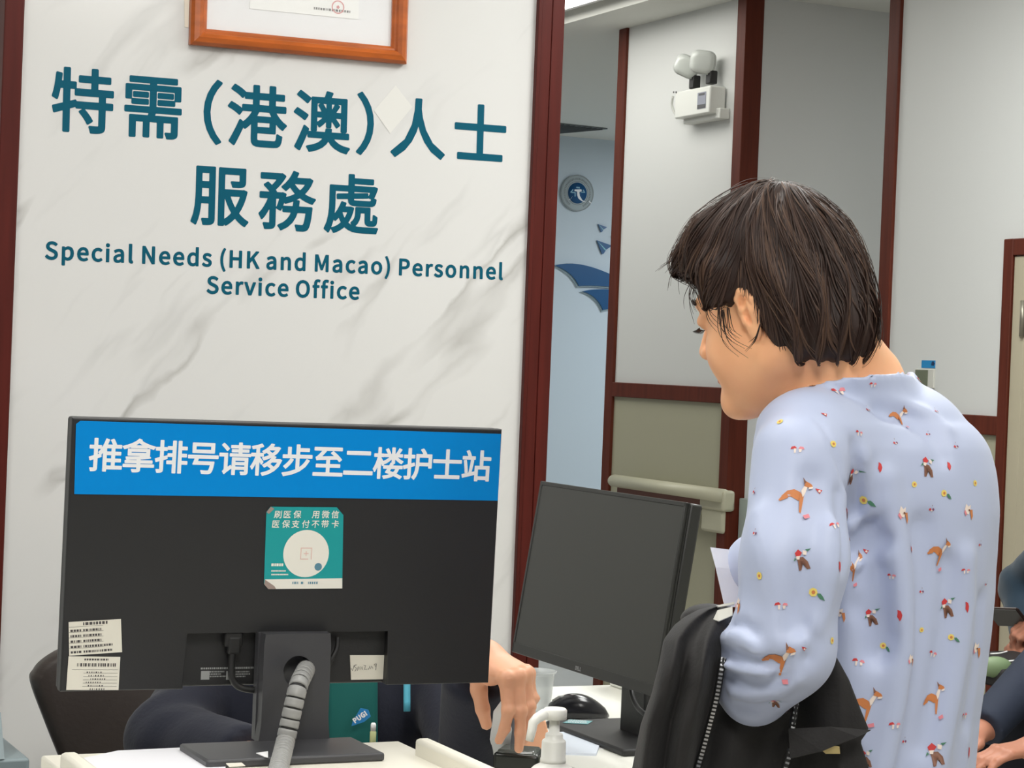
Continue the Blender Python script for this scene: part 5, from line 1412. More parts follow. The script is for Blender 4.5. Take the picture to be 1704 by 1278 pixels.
M['skin'] = mat_skin('warm_skin', (255, 187, 141))
M['skin2'] = mat_skin('light_skin', (212, 156, 124))
M['skin3'] = mat_skin('tan_skin', (186, 128, 104))
M['hair'] = mat('dark_brown_hair', (52, 38, 33), .5, spec=.25)
M['hair_l'] = mat('lighter_brown_hair', (86, 65, 53), .5, spec=.25)
M['hair_m'] = mat('brown_hair', (68, 51, 44), .5, spec=.25)
M['hair_b'] = mat('black_hair', (28, 25, 25), .4)


# ------------------------------------------------------------------ the standing woman
wf = nrm(-.80 * RH + .60 * DH); wl = np.cross(ZU, wf)
WH = Head(P(1300, 511, 2.50), nrm(-.79 * RH + .61 * DH), math.radians(15), 0.0, 1.0)
ZT0 = 2.56
RS = [(690, 1560), (702, 1602), (720, 1625), (738, 1637), (777, 1650), (842, 1662), (916, 1666), (978, 1664), (1048, 1657), (1135, 1645), (1193, 1636), (1278, 1628), (1400, 1622), (1500, 1625)]
LZ, LC, LA, LB = [], [], [], []
for py, px in RS:
    k = 1.0
    a_, b_ = .168, .118
    if py < 700: a_, b_ = .145, .095
    elif py < 730: a_, b_ = .158, .108
    hw_ = math.sqrt((a_ * .56) ** 2 + (b_ * .83) ** 2)
    c_ = P(px - hw_ * FPX / ZT0, py, ZT0)
    LZ.append(c_[2]); LC.append(c_[:2]); LA.append(a_); LB.append(b_)
LZ = np.array(LZ)[::-1]; LC = np.array(LC)[::-1]; LA = np.array(LA)[::-1]; LB = np.array(LB)[::-1]
wc = LC[6]
FEET = V(*LC[1], 0) - .02 * np.r_[wf[:2], 0]


def torso(p, grow=0.0, zlo=-9., zhi=9.):
    z = np.clip(p[:, 2], LZ[0], LZ[-1])
    cx = np.interp(z, LZ, LC[:, 0]); cy = np.interp(z, LZ, LC[:, 1])
    a = np.interp(z, LZ, LA) + grow; b = np.interp(z, LZ, LB) + grow
    qx = p[:, 0] - cx; qy = p[:, 1] - cy
    u = qx * wl[0] + qy * wl[1]; v = qx * wf[0] + qy * wf[1]
    r = np.sqrt((u / a) ** 2 + (v / b) ** 2 + 1e-9)
    d = (r - 1) * np.minimum(a, b)
    d = smax(d, p[:, 2] - min(zhi, LZ[-1] + grow), .05)
    return smax(d, zlo - p[:, 2], .02)


SHL, SHR = P(1338, 756, 2.40), P(1550, 770, 2.70)
UAL = [P(1330, 762, 2.37), P(1322, 930, 2.335), P(1302, 1066, 2.33)]
FAL = [P(1300, 1078, 2.33), P(1226, 1130, 2.46)]
UAR = [P(1548, 792, 2.70), P(1500, 1010, 2.80)]
FAR = [P(1500, 1010, 2.80), P(1264, 942, 2.76)]
NB = P(1395, 655, 2.53)
C7 = P(1428, 644, 2.55)
TRAP_L, TRAP_R = P(1352, 716, 2.43), P(1518, 720, 2.66)
hand_r = (P(1258, 948, 2.78), .12 * RH + .98 * DH + .0 * ZU, .3 * RH + .9 * ZU)
hand_l = (P(1222, 1128, 2.50), -.35 * RH + .93 * DH - .05 * ZU, .95 * ZU - .2 * RH)
hips = V(*LC[1], LZ[1])


def neck_sdf(p):
    d = chain(p, [WH.wp(-.030, 0, -.035), .45 * WH.wp(-.035, 0, -.05) + .55 * NB, NB], [.060, .058, .074], .03)
    d = smin(d, cone(p, WH.wp(-.042, 0, -.03), C7, .036, .048), .03)
    return d


def woman_body(p):
    d = sdf_head(WH.loc(p), cheek=1.05)
    d = smin(d, neck_sdf(p), .022)
    t = torso(p, -.018, zlo=hips[2] - .05)
    t = smin(t, cone(p, SHL, SHR, .045, .045), .04)
    t = smin(t, cone(p, NB, TRAP_L, .045, .03), .03); t = smin(t, cone(p, NB, TRAP_R, .045, .03), .03)
    t = smin(t, chain(p, UAL + FAL[1:], [.042, .040, .038, .030], .02), .02)
    t = smin(t, chain(p, UAR + FAR[1:], [.042, .038, .030], .02), .02)
    for s in (1, -1):
        hp = hips + wl * .085 * s; ft = V(*(FEET + wl * .10 * s)[:2], 0)
        kn = .5 * (hp + ft) + wf * .015; kn[2] = .47
        t = smin(t, chain(p, [hp, kn, V(ft[0], ft[1], .09)], [.078, .054, .036], .03), .03)
        t = smin(t, chain(p, [V(ft[0], ft[1], .06), V(*(ft + wf * .15)[:2], .035)], [.04, .03], .02), .02)
    d = smin(d, t, .03)
    d = np.minimum(d, 9)
    d = smin(d, sdf_hand(p, *hand_r, 1, ((.3, .4, .3),) * 4, .1), .01)
    d = smin(d, sdf_hand(p, *hand_l, 1, ((.5, .6, .4),) * 4, .1), .01)
    return d


hc = WH.c
fine = .0028
ec = WH.w(EAR_C)[0]
ef = lambda i: (ec[i] - .034, ec[i] + .034, .0015)
xs = axis_steps(FEET[0] - .42, FEET[0] + .42, .010, [ef(0), (hc[0] - .15, hc[0] + .17, fine)])
ys = axis_steps(FEET[1] - .46, FEET[1] + .75, .010, [ef(1), (hc[1] - .16, hc[1] + .16, fine)])
zs = axis_steps(-.02, 1.72, .012, [ef(2), (hc[2] - .16, hc[2] + .15, fine)])
v, f = nets(woman_body, xs, ys, zs)
lp = WH.loc(v.astype(np.float32))
lips = (lp[:, 0] > .084) & (np.abs(lp[:, 1]) < .020) & (lp[:, 2] < -.050) & (lp[:, 2] > -.073)
fm = lips[f].all(1).astype(int)
woman = mesh_obj('person', v, f, [M['skin'], mat('lip_skin', (206, 122, 104), .45)], fmat=fm)
tag(woman, 'standing woman with short brown hair in a pale blue printed blouse, looking down', 'person')

# face details: eyes, brows, lashes
for s in (1, -1):
    mb = MB()
    pts = [WH.wp(x, s * y, z) for x, y, z in ((.097, .014, .0245), (.0965, .026, .0285), (.091, .040, .0275), (.082, .051, .021))]
    mb.tube(resample(pts, 10), [.0012 + .0018 * math.sin(math.pi * (i + .5) / 10) for i in range(10)], 6)
    obj('eyebrow', mb, M['hair'], woman)
for s in (1, -1):
    mb = MB()
    for k in range(9):
        t = k / 8; a = WH.wp(.0945 - .010 * t * t, s * (.021 + .026 * t), -.005 - .001 * t)
        b = WH.wp(.1005 - .008 * t * t, s * (.022 + .029 * t), -.0085)
        mb.tube([a, .5 * (a + b) - .0008 * WH.u, b], [.0007, .0005, .0002], 5)
    obj('eyelashes', mb, M['hair_b'], woman)

# ---- hair
def hair_shell(q):
    a = q.copy(); a[:, 1] = np.abs(a[:, 1])
    th_ = np.arctan2(q[:, 1], q[:, 0] + .04)
    d = ell(a, (-.003, 0, .047), (.087, .081, .100))
    d = smin(d, ell(a, (-.026, 0, .004), (.074, .079, .090)), .03)
    d = smin(d, ell(a, (-.056, 0, -.044), (.040, .060, .048)), .03)
    d = smin(d, ell(a, (.036, .032, .080), (.046, .044, .038)), .03)
    d = smin(d, cone(a, (.056, .034, .086), (.084, .048, .074), .028, .013), .025)
    d = smin(d, cone(a, (.030, .080, .045), (.044, .076, .008), .015, .007), .02)
    # face opening
    d = smax(d, -ell(a, (.126, 0, -.034), (.084, .082, .096)), .012)
    d = smax(d, -cone(a, (.070, .080, -.035), (.020, .090, -.070), .050, .040), .010)
    d = smax(d, -cone(a, (.020, .085, -.040), (-.018, .092, -.092), .036, .030), .010)
    # clear of the ear
    d = smax(d, -ell(a, (.007, .090, -.012), (.0215, .031, .033)), .006)
    d = smax(d, -(a[:, 2] + .088 - .25 * (a[:, 0] + .09)), .01)
    return d - .0032 * np.sin(13 * th_ + 2.2 * np.sin(30 * q[:, 2] + q[:, 0] * 22)) * np.clip((q[:, 0] + .04) ** 2 * 400 + q[:, 1] ** 2 * 400, 0, 1)


def hair_world(p):
    q = WH.loc(p)
    return smax(hair_shell(q), -(sdf_head(q, ears=False) + .004), .003)


lo_, hi_ = hc - .19, hc + .19
g_ = lambda i: np.arange(lo_[i], hi_[i], .0034, dtype=np.float32)
hv, hf = nets(hair_world, g_(0), g_(1), g_(2))
hair = mesh_obj('hair', hv, hf, M['hair'], woman, relax=1)
# strands over the shell
def grad(fn, q, e=.0012):
    g = np.empty_like(q)
    for i in range(3):
        dq = np.zeros(3, np.float32); dq[i] = e
        g[:, i] = (fn(q + dq) - fn(q - dq))
    return g / (np.linalg.norm(g, axis=1)[:, None] + 1e-9)


def make_strands(n, seed, steps, step, lift0, lift1, width, crown):
    r = np.random.default_rng(seed)
    # starting points: spread over the shell above the hem, denser near the crown
    th = r.uniform(0, 2 * np.pi, n); ph = np.arccos(1 - r.uniform(0.0, 1.25, n))
    dirs = np.stack([np.sin(ph) * np.cos(th), np.sin(ph) * np.sin(th), np.cos(ph)], -1)
    q = (np.array(crown) * [.5, .5, .0] + [0, 0, .02] + dirs * .13).astype(np.float32)
    for _ in range(8):
        q -= (hair_shell(q)[:, None] * grad(hair_shell, q) * .9).astype(np.float32)
    clump = np.sin(th * 23 + ph * 9) * .5 + r.normal(0, .35, n)
    lift = lift0 + (lift1 - lift0) * r.random(n)
    path = []; alive = np.ones(n, bool)
    prev = None
    for s in range(steps):
        nrm_ = grad(hair_shell, q)
        d0 = hair_shell(q)
        q = (q - nrm_ * (d0 - lift * (.4 + .6 * np.sin(np.pi * min(1, s / steps * 1.1))))[:, None]).astype(np.float32)
        path.append(q.copy())
        out = q - np.array(crown, np.float32)
        out[:, 2] *= .3
        out /= np.linalg.norm(out, axis=1)[:, None] + 1e-6
        front = np.clip((q[:, 0] - .0) / .08, 0, 1)
        fl = np.zeros_like(q); fl[:, 2] = -1.0 + .55 * front
        fl = fl + out * .55
        fl[:, 0] += .55 * np.clip((q[:, 0] + .03) / .08, 0, 1) - .25 * np.clip((-.01 - q[:, 0]) / .06, 0, 1)
        side = np.cross(nrm_, fl)
        fl = fl + side * (.22 * clump)[:, None]
        fl -= nrm_ * (fl * nrm_).sum(1)[:, None]
        fl /= np.linalg.norm(fl, axis=1)[:, None] + 1e-6
        if prev is not None: fl = .55 * fl + .45 * prev
        prev = fl
        q = (q + fl * step).astype(np.float32)
    return np.stack(path, 1), clump


def strand_mesh(path, width, r):
    n, m, _ = path.shape
    vs, fs = [], []
    nr = np.stack([grad(hair_shell, path[:, i].astype(np.float32)) for i in range(m)], 1)
    tan = np.gradient(path, axis=1); tan /= np.linalg.norm(tan, axis=2)[..., None] + 1e-9
    sd = np.cross(tan, nr); sd /= np.linalg.norm(sd, axis=2)[..., None] + 1e-9
    w = (width * (.5 + r.random(n)))[:, None] * np.sin(np.pi * np.linspace(.12, .985, m))[None, :] ** .6
    A = path + sd * w[..., None]; B = path - sd * w[..., None]; C = path + nr * (w * .7)[..., None]
    vs = np.stack([A, C, B], 2).reshape(-1, 3)
    base = (np.arange(n)[:, None] * m + np.arange(m - 1)[None, :]).reshape(-1) * 3
    fs = np.concatenate([np.stack([base, base + 3, base + 4, base + 1], -1), np.stack([base + 1, base + 4, base + 5, base + 2], -1)])
    return vs, fs


allv, allf, allm = [], [], []
off = 0
for (n, seed, steps, step, l0, l1, wd) in ((2300, 3, 17, .0085, .0005, .004, .0011), (1100, 5, 14, .008, .002, .010, .0007)):
    path, cl = make_strands(n, seed, steps, step, l0, l1, wd, (-.040, 0, .135))
    # a strand stops where it would run over the ear or the face, or below the hem
    r = np.random.default_rng(seed)
    a = path.copy(); a[..., 1] = np.abs(a[..., 1])
    inear = (((a[..., 0] - .007) / .0215) ** 2 + ((a[..., 1] - .090) / .034) ** 2 + ((a[..., 2] + .012) / .033) ** 2 < 1)
    over = r.random(n) < .05
    face = ((a[..., 0] - .126) / .084) ** 2 + (a[..., 1] / .084) ** 2 + ((a[..., 2] + .034) / .094) ** 2 < 1
    low = a[..., 2] < (-.100 - .022 * r.random(n))[:, None]
    jaw = (a[..., 2] < -.012) & (a[..., 0] > -.012 + .30 * (a[..., 2] + .012))
    bad = inear | low | ((face | jaw) & ~over[:, None])
    bad[:, 0] = False
    first = np.where(bad.any(1), bad.argmax(1), steps)
    first = np.maximum(np.minimum(first, steps - r.integers(0, 3, n)), 1)
    for k in range(n):
        if first[k] < steps:
            m_ = first[k]; src = path[k, :m_ + 1].copy() if m_ + 1 <= steps else path[k]
            t_ = np.linspace(0, len(src) - 1, steps)
            path[k] = np.stack([np.interp(t_, np.arange(len(src)), src[:, c]) for c in range(3)], -1)
    keep = first > 3
    path = path[keep]; cl = cl[keep]
    vs, fs = strand_mesh(path, wd, r)
    allv.append(WH.w(vs)); allf.append(fs + off); off += len(vs)
    mm = np.where(cl > .45, 2, np.where(cl > -.2, 1, 0))
    per = np.tile(np.repeat(mm, path.shape[1] - 1), 2)
    allm.append(per)
# loose wisps at the front, the ear and the nape
wis = [((.080, .040, .085), (.104, .050, .080), (.122, .052, .074)), ((.082, .044, .076), (.104, .055, .066), (.114, .056, .050)), ((.07, .055, .06), (.082, .062, .035), (.080, .064, .012)),
       ((.045, .078, .03), (.052, .078, .000), (.040, .079, -.020)), ((.030, .083, .01), (.034, .082, -.02), (.022, .080, -.040)), ((.028, .084, .0), (.030, .083, -.03), (.010, .082, -.050)),
       ((-.02, .090, -.03), (-.012, .092, -.045), (.004, .086, -.052)), ((.02, .084, .0), (.022, .083, -.024), (.016, .081, -.034)), ((.070, .05, .06), (.084, .058, .036), (.082, .062, .020))]
mw = MB()
for k, w3 in enumerate(wis):
    for j in range(4):
        jit = rng.normal(0, .0035, 3)
        pts = [WH.wp(*(np.array(q) + jit * (.3 + .7 * i))) for i, q in enumerate(w3)]
        mw.tube(resample(pts, 10), [.0007 * (1 - .8 * i / 9) for i in range(10)], 5)
obj('wisps', mw, M['hair'], hair)
mesh_obj('strands', np.concatenate(allv), np.concatenate(allf), [M['hair'], M['hair_m'], M['hair_l']], hair, fmat=np.concatenate(allm))

# ---- blouse
def ridge(pts, amp, w):
    return ([P(*q) for q in pts], amp, w)


RIDGES = []


def blouse(p):
    t = torso(p, .0, zlo=LZ[0])
    t = smin(t, cone(p, P(1350, 742, 2.42), P(1546, 758, 2.68), .050, .044), .05)
    t = smin(t, cone(p, C7 + V(0, 0, -.054), P(1526, 728, 2.67), .056, .042), .045)
    t = smin(t, cone(p, NB + V(0, 0, -.05), P(1345, 735, 2.41), .060, .05), .04)
    t = smin(t, ell(p, P(1490, 812, 2.56), (.105, .105, .12)), .05)
    s = chain(p, UAL, [.052, .0555, .054], .02)
    s = smin(s, cone(p, *FAL, .050, .052), .022)
    s = smin(s, cone(p, P(1300, 1080, 2.33), P(1258, 1152, 2.37), .048, .038), .022)
    r = chain(p, UAR + FAR[1:], [.048, .056, .044], .03)
    d = smin(t, s, .014)
    d = smin(d, r, .02)
    # upper seam: shallow groove where the sleeve is set in
    for pts, amp, w in RIDGES:
        if amp == 0: continue
        near = line_dist(p, pts)
        d = d - amp * np.exp(-(near / w) ** 2)
    # soft drape all over
    ang = np.arctan2((p[:, 1] - wc[1]) * wl[1] + (p[:, 0] - wc[0]) * wl[0], (p[:, 0] - wc[0]) * wf[0] + (p[:, 1] - wc[1]) * wf[1])
    d = d + np.clip((1.28 - p[:, 2]) / .5, 0, 1) * .0025 * np.sin(ang * 13 + 6 * p[:, 2])
    # low stand collar round the neck, cut on a slope that drops towards the throat
    nk_ = neck_sdf(p)
    fw = (p - CB.astype(np.float32)) @ wf.astype(np.float32)
    pl = p[:, 2] - (CB[2] - .48 * np.clip(fw, -.05, .16)) - .003 * np.sin(fw * 120)
    c = smax(nk_ - .0085, pl, .003)
    c = smin(c, cone(p, P(1484, 634, 2.50), P(1517, 627, 2.57), .010, .006), .012)
    d = smin(d, c, .014)
    return smax(d, np.minimum(-(nk_ - .0005), 1), .001) if False else np.where(pl > .0, np.maximum(d, -(nk_ - .010)), d)


CB = P(1442, 629, 2.47)
coarse_v, coarse_f = nets(blouse, axis_steps(FEET[0] - .40, FEET[0] + .40, .011), axis_steps(FEET[1] - .40, FEET[1] + .62, .011), axis_steps(LZ[0] - .03, 1.46, .011))
cb = BVHTree.FromPolygons([tuple(q) for q in coarse_v], [tuple(int(i) for i in q) for q in coarse_f])


def on_cloth(pts):
    out = []
    for px, py in pts:
        h = cb.ray_cast(Vector(CAM), Vector(ray(px, py)))
        if h[0] is not None: out.append(np.array(h[0]))
    return out


for pts, amp, wd_ in (
        # body: long hanging folds
        ([(1474, 800), (1484, 880), (1494, 950), (1500, 1020), (1503, 1090), (1490, 1170), (1474, 1240), (1462, 1290)], .011, .016),
        ([(1446, 870), (1456, 930), (1462, 1000), (1462, 1080)], -.012, .017), ([(1536, 880), (1540, 960), (1536, 1050), (1524, 1150), (1508, 1290)], -.008, .017),
        ([(1606, 930), (1606, 1010), (1598, 1090), (1580, 1180), (1556, 1290)], .009, .015), ([(1578, 940), (1574, 1040), (1556, 1150), (1536, 1240)], -.008, .013), ([(1634, 1000), (1628, 1090), (1612, 1200)], -.006, .012),
        ([(1420, 872), (1446, 852), (1470, 834)], .008, .010), ([(1420, 916), (1448, 902), (1474, 896)], -.008, .010), ([(1424, 940), (1460, 930), (1482, 928)], .006, .009), ([(1432, 1010), (1460, 1030), (1478, 1060)], -.006, .012),
        # yoke and collar folds
        ([(1450, 662), (1500, 668), (1545, 690), (1575, 712)], .004, .010), ([(1462, 678), (1510, 694), (1548, 724), (1566, 756)], -.006, .014), ([(1398, 650), (1440, 660)], -.003, .008),
        ([(1422, 742), (1424, 800), (1426, 850)], -.006, .008), ([(1438, 760), (1442, 830), (1444, 870)], .004, .009),
        # sleeve
        ([(1262, 860), (1278, 940), (1294, 1010), (1300, 1060)], .005, .016), ([(1384, 880), (1384, 950), (1366, 1020), (1340, 1066)], .006, .013), ([(1352, 800), (1350, 900), (1338, 980), (1318, 1050)], -.006, .015),
        ([(1396, 820), (1400, 880), (1400, 940)], -.005, .008),
        # elbow
        ([(1206, 1088), (1240, 1098), (1274, 1104), (1300, 1104)], -.009, .007), ([(1204, 1062), (1222, 1056), (1244, 1066), (1260, 1082)], .008, .007), ([(1216, 1046), (1236, 1040), (1256, 1052)], -.006, .006),
        ([(1212, 1124), (1244, 1132), (1278, 1136), (1306, 1128)], -.008, .007), ([(1210, 1108), (1240, 1116), (1276, 1120)], .006, .006), ([(1222, 1152), (1256, 1158), (1292, 1152), (1322, 1132)], .006, .008), ([(1232, 1176), (1262, 1182), (1292, 1172)], -.007, .007), ([(1338, 1040), (1352, 1066), (1346, 1094)], -.005, .009)):
    q = on_cloth(pts)
    if len(q) > 1: RIDGES.append((q, amp * 1.6, wd_))
RIDGES.append((on_cloth([(1362, 702), (1385, 742), (1402, 800), (1410, 860)]), -.0045, .0035))
st_ = .0046
xs = axis_steps(FEET[0] - .32, FEET[0] + .30, st_); ys = axis_steps(FEET[1] - .34, FEET[1] + .56, st_); zs = axis_steps(LZ[0] - .03, 1.45, st_)
v, f = nets(blouse, xs, ys, zs)
M['blouse'] = mat('pale_blue_blouse', (186, 196, 224), .5, sheen=.1)
PRN = [M['blouse'], mat('fawn_orange', (206, 128, 74), .6), mat('fawn_brown', (134, 92, 74), .6), mat('print_red', (206, 60, 62), .6), mat('print_pink', (232, 140, 150), .6),
       mat('print_yellow', (238, 214, 112), .6), mat('print_green', (74, 128, 100), .6), mat('print_cream', (242, 226, 214), .6), mat('print_purple', (124, 76, 110), .6)]
from_v = v
e = np.concatenate([f[:, [0, 1]], f[:, [1, 2]], f[:, [2, 3]], f[:, [3, 0]]])
for _ in range(1):
    s = np.zeros_like(v); n_ = np.bincount(e.reshape(-1), minlength=len(v)).astype(float)
    for c in range(3):
        s[:, c] = np.bincount(e[:, 0], v[e[:, 1], c], len(v)) + np.bincount(e[:, 1], v[e[:, 0], c], len(v))
    v = .5 * v + .5 * s / np.maximum(n_, 1)[:, None]
bvh = BVHTree.FromPolygons([tuple(q) for q in v], [tuple(int(i) for i in q) for q in f])

SHAPES = {
    'fawn': [(1, [(-.9, .05), (-.6, .3), (-.25, .35), (.05, .2), (.2, .0), (.1, -.3), (-.15, -.25), (-.45, -.05), (-.8, .0)]), (1, [(.0, .05), (.25, .0), (-.05, -.95), (-.15, -.9)]),
             (1, [(-.8, .12), (-.62, .22), (-.62, -.1), (-1.0, -.22), (-1.05, -.14)]), (7, [(.15, -.1), (.28, .05), (.55, .55), (.38, .6), (.1, .25)]), (1, [(.30, .52), (.45, .78), (.72, .62), (.80, .48), (.55, .44)]),
             (2, [(.32, .62), (.28, .98), (.46, .72)]), (7, [(.55, .44), (.80, .48), (.74, .36), (.52, .34)]), (4, [(.0, -1.1), (.35, -1.0), (.40, -1.2), (.1, -1.28)])],
    'bouquet': [(2, [(-.45, .1), (.15, .15), (.55, -.2), (.75, -.75), (.5, -.8), (.2, -.3), (.1, -.3), (.05, -.9), (-.15, -.95), (-.3, -.3)]), (3, [(-.6, .45), (-.3, .75), (.05, .5), (-.15, .2), (-.5, .2)]),
                (7, [(-.5, .2), (-.15, .25), (-.2, -.05), (-.45, -.05)]), (7, [(.1, .7), (.45, .6), (.4, .3), (.1, .35)]), (6, [(.3, .75), (.8, .85), (.5, .6)]), (6, [(-.65, .1), (-.75, -.2), (-.5, -.05)])],
    'fox': [(7, [(-.5, .1), (-.3, .6), (.0, .35), (.3, .5), (.25, .05), (.05, -.3), (-.25, -.25)]), (1, [(.15, .05), (.5, .1), (.6, -.45), (.45, -.8), (.3, -.4)]), (4, [(-.5, .1), (-.25, -.25), (-.35, -.45), (-.6, -.1)]), (2, [(-.1, .1), (.1, .15), (.2, .0), (.0, -.02)])],
    'mush': [(3, [(-.9, .0), (-.75, .35), (-.35, .45), (-.05, .15), (-.4, .1)]), (7, [(-.45, .1), (-.15, .12), (-.2, -.5), (-.4, -.5)]), (4, [(.1, .1), (.35, .4), (.75, .35), (.9, .05), (.5, .05)]), (7, [(.15, .02), (.6, .05), (.5, -.35), (.25, -.4)])],
    'leaf': [(3, [(-.45, .8), (.1, .65), (.4, .1), (.35, -.5), (.15, -.9), (-.05, -.6), (-.35, -.3), (-.35, .3)])],
    'yellow': [(5, disc(0, 0, .75, 7)), (1, disc(.05, 0, .3, 8))],
    'flower': [(5, disc(-.45, .25, .55, 7)), (1, disc(-.42, .25, .24, 8)), (6, [(.05, .2), (.45, .25), (.8, -.1), (1.05, -.55), (.5, -.4), (.15, -.1)])],
    'cherry': [(3, disc(-.35, -.2, .28, 8)), (8, disc(.35, -.2, .28, 8)), (7, disc(0, -.45, .2, 6)), (2, [(-.05, .8), (.05, .85), (.05, .5), (-.05, .5)])],
    'bird': [(3, [(-.8, .5), (.1, .3), (.7, .1), (.3, -.3), (.2, -.7), (-.3, -.3)]), (7, disc(.05, -.1, .28, 7))]}
PRINT = [('fawn', 1330, 825, 32, 1, 0), ('fawn', 1300, 1096, 32, 1, 0), ('fawn', 1443, 1172, 30, 1, 0), ('fawn', 1564, 918, 26, .6, 0), ('fawn', 1556, 1162, 28, .55, -.2), ('fawn', 1420, 945, 26, .4, 0), ('fawn', 1494, 694, 20, .8, .2),
         ('bouquet', 1333, 930, 21, 1, 0), ('bouquet', 1449, 1026, 17, 1, 0), ('bouquet', 1575, 1010, 20, .6, 0), ('bouquet', 1557, 1254, 23, 1, 0), ('bouquet', 1543, 776, 20, .7, .3), ('bouquet', 1290, 1168, 14, 1, .3), ('bouquet', 1416, 792, 18, .5, .1), ('bouquet', 1440, 1262, 18, .6, 0),
         ('fox', 1229, 1006, 20, .8, 0), ('fox', 1503, 855, 22, .8, 0), ('fox', 1611, 850, 20, .9, 0), ('fox', 1624, 1080, 20, .8, 0), ('fox', 1398, 1021, 18, .6, 0), ('fox', 1516, 1098, 16, .6, 0), ('fox', 1246, 760, 16, .6, 0),
         ('mush', 1327, 748, 13, 1, 0), ('mush', 1390, 874, 12, 1, 0), ('mush', 1300, 1008, 13, 1, 0), ('mush', 1428, 1102, 13, 1, .2), ('mush', 1429, 721, 10, 1, .2), ('mush', 1394, 653, 17, 1, 0), ('mush', 1484, 959, 10, 1, 0), ('mush', 1489, 1207, 12, 1, 0), ('mush', 1603, 1191, 12, 1, 0),
         ('mush', 1607, 950, 9, .8, 0), ('mush', 1551, 1088, 11, .8, .3), ('mush', 1452, 640, 9, 1, 0),
         ('leaf', 1464, 778, 10, 1, .3), ('leaf', 1397, 943, 11, 1, .1), ('leaf', 1497, 1024, 11, 1, .1), ('leaf', 1609, 1010, 11, .6, 0), ('leaf', 1579, 776, 9, .7, .3), ('leaf', 1612, 1252, 12, .5, 0),
         ('flower', 1443, 836, 14, 1, 0), ('flower', 1359, 990, 14, 1, .1), ('flower', 1574, 824, 11, 1, .1), ('flower', 1587, 1063, 10, .8, 0), ('flower', 1474, 1078, 10, .8, .1),
         ('yellow', 1264, 958, 9, .9, 0), ('yellow', 1386, 739, 8, .9, 0), ('yellow', 1384, 1066, 8, 1, 0), ('yellow', 1521, 806, 7, .8, 0), ('yellow', 1622, 804, 7, .8, 0), ('yellow', 1533, 1048, 6, .8, 0), ('yellow', 1298, 702, 8, 1, 0),
         ('cherry', 1257, 886, 8, .9, 0), ('cherry', 1489, 736, 8, 1, 0), ('cherry', 1590, 742, 8, .9, 0), ('cherry', 1533, 983, 7, .8, 0), ('cherry', 1640, 971, 7, .6, 0), ('cherry', 1504, 1232, 8, .8, 0), ('cherry', 1443, 681, 9, 1, .3), ('cherry', 1557, 684, 8, .7, .2), ('cherry', 1550, 846, 8, .8, 0), ('cherry', 1630, 905, 8, .6, 0), ('cherry', 1256, 818, 8, .8, .3), ('cherry', 1544, 722, 6, .8, 0),
         ('bird', 1363, 817, 8, 1, 0), ('bird', 1338, 1079, 7, 1, 0), ('bird', 1441, 917, 7, .9, 0), ('bird', 1372, 690, 8, 1, 0), ('bird', 1516, 914, 9, .9, .4)]
pv = [tuple(q) for q in v]; pf = [tuple(int(i) for i in q) for q in f]; pm = [0] * len(pf)


def stamp(shape, hitp, n_, upd, size, sx, rot):
    """lay a small printed figure on the cloth round a point of its surface"""
    n_ = nrm(n_); r_ = nrm(np.cross(upd, n_)); u_ = np.cross(n_, r_)
    if r_ @ np.cross(upd, n_) < 0: r_ = -r_
    c, s_ = math.cos(-rot), math.sin(-rot)
    for li, (mi, poly) in enumerate(SHAPES[shape]):
        cen = np.mean(np.array(poly), axis=0)
        ring_ = [np.array(q) for q in poly]
        loop = []
        for q in [cen] + ring_:
            x, y = q[0] * c - q[1] * s_, q[0] * s_ + q[1] * c
            w = hitp + (r_ * x * sx + u_ * y) * size
            h = bvh.ray_cast(Vector(w + n_ * .02), Vector(-n_), .05)
            loop.append(tuple(np.array(h[0]) + n_ * (.0007 + .00025 * li)) if h[0] is not None else None)
        if any(q is None for q in loop): continue
        b0 = len(pv); pv.extend(loop); k = len(ring_)
        for i in range(k):
            pf.append((b0, b0 + 1 + i, b0 + 1 + (i + 1) % k)); pm.append(mi)


for shp, px, py, sz, sx, rot in PRINT:
    d_ = ray(px, py); h = bvh.ray_cast(Vector(CAM), Vector(d_))
    if h[0] is None: continue
    hp = np.array(h[0]); n_ = np.array(h[1])
    if n_ @ d_ > 0: n_ = -n_
    Zh = (hp - CAM) @ FWD
    stamp(shp, hp, n_, ZU, sz * Zh / FPX, 1.0 if sx > .85 else min(1.0, sx * 1.4), rot)
# the same print on the sides the photograph does not show
kinds = list(SHAPES)
fc_ = v[f].mean(1); fn_ = np.cross(v[f[:, 1]] - v[f[:, 0]], v[f[:, 2]] - v[f[:, 0]])
away = np.nonzero(((fc_ - CAM) * fn_).sum(1) > 1e-7)[0]
for i in rng.choice(away, 110, replace=False):
    stamp(kinds[int(rng.integers(len(kinds)))], fc_[i], fn_[i], ZU, float(rng.uniform(.006, .018)), 1.0, 0.0)
bl_ = mesh_obj('blouse', pv, pf, PRN, woman, fmat=pm)
bl_['label'] = 'pale blue blouse printed with fawns, mushrooms, leaves and flowers'
# trousers and shoes
def trousers(p):
    d = torso(p, -.006, zlo=hips[2] - .12, zhi=LZ[0] + .06)
    for s in (1, -1):
        hp = hips + wl * .085 * s; ft = V(*(FEET + wl * .10 * s)[:2], 0)
        kn = .5 * (hp + ft) + wf * .015; kn[2] = .47
        d = smin(d, chain(p, [hp, kn, V(ft[0], ft[1], .12)], [.095, .076, .062], .03), .03)
    return smax(d, .07 - p[:, 2], .01)


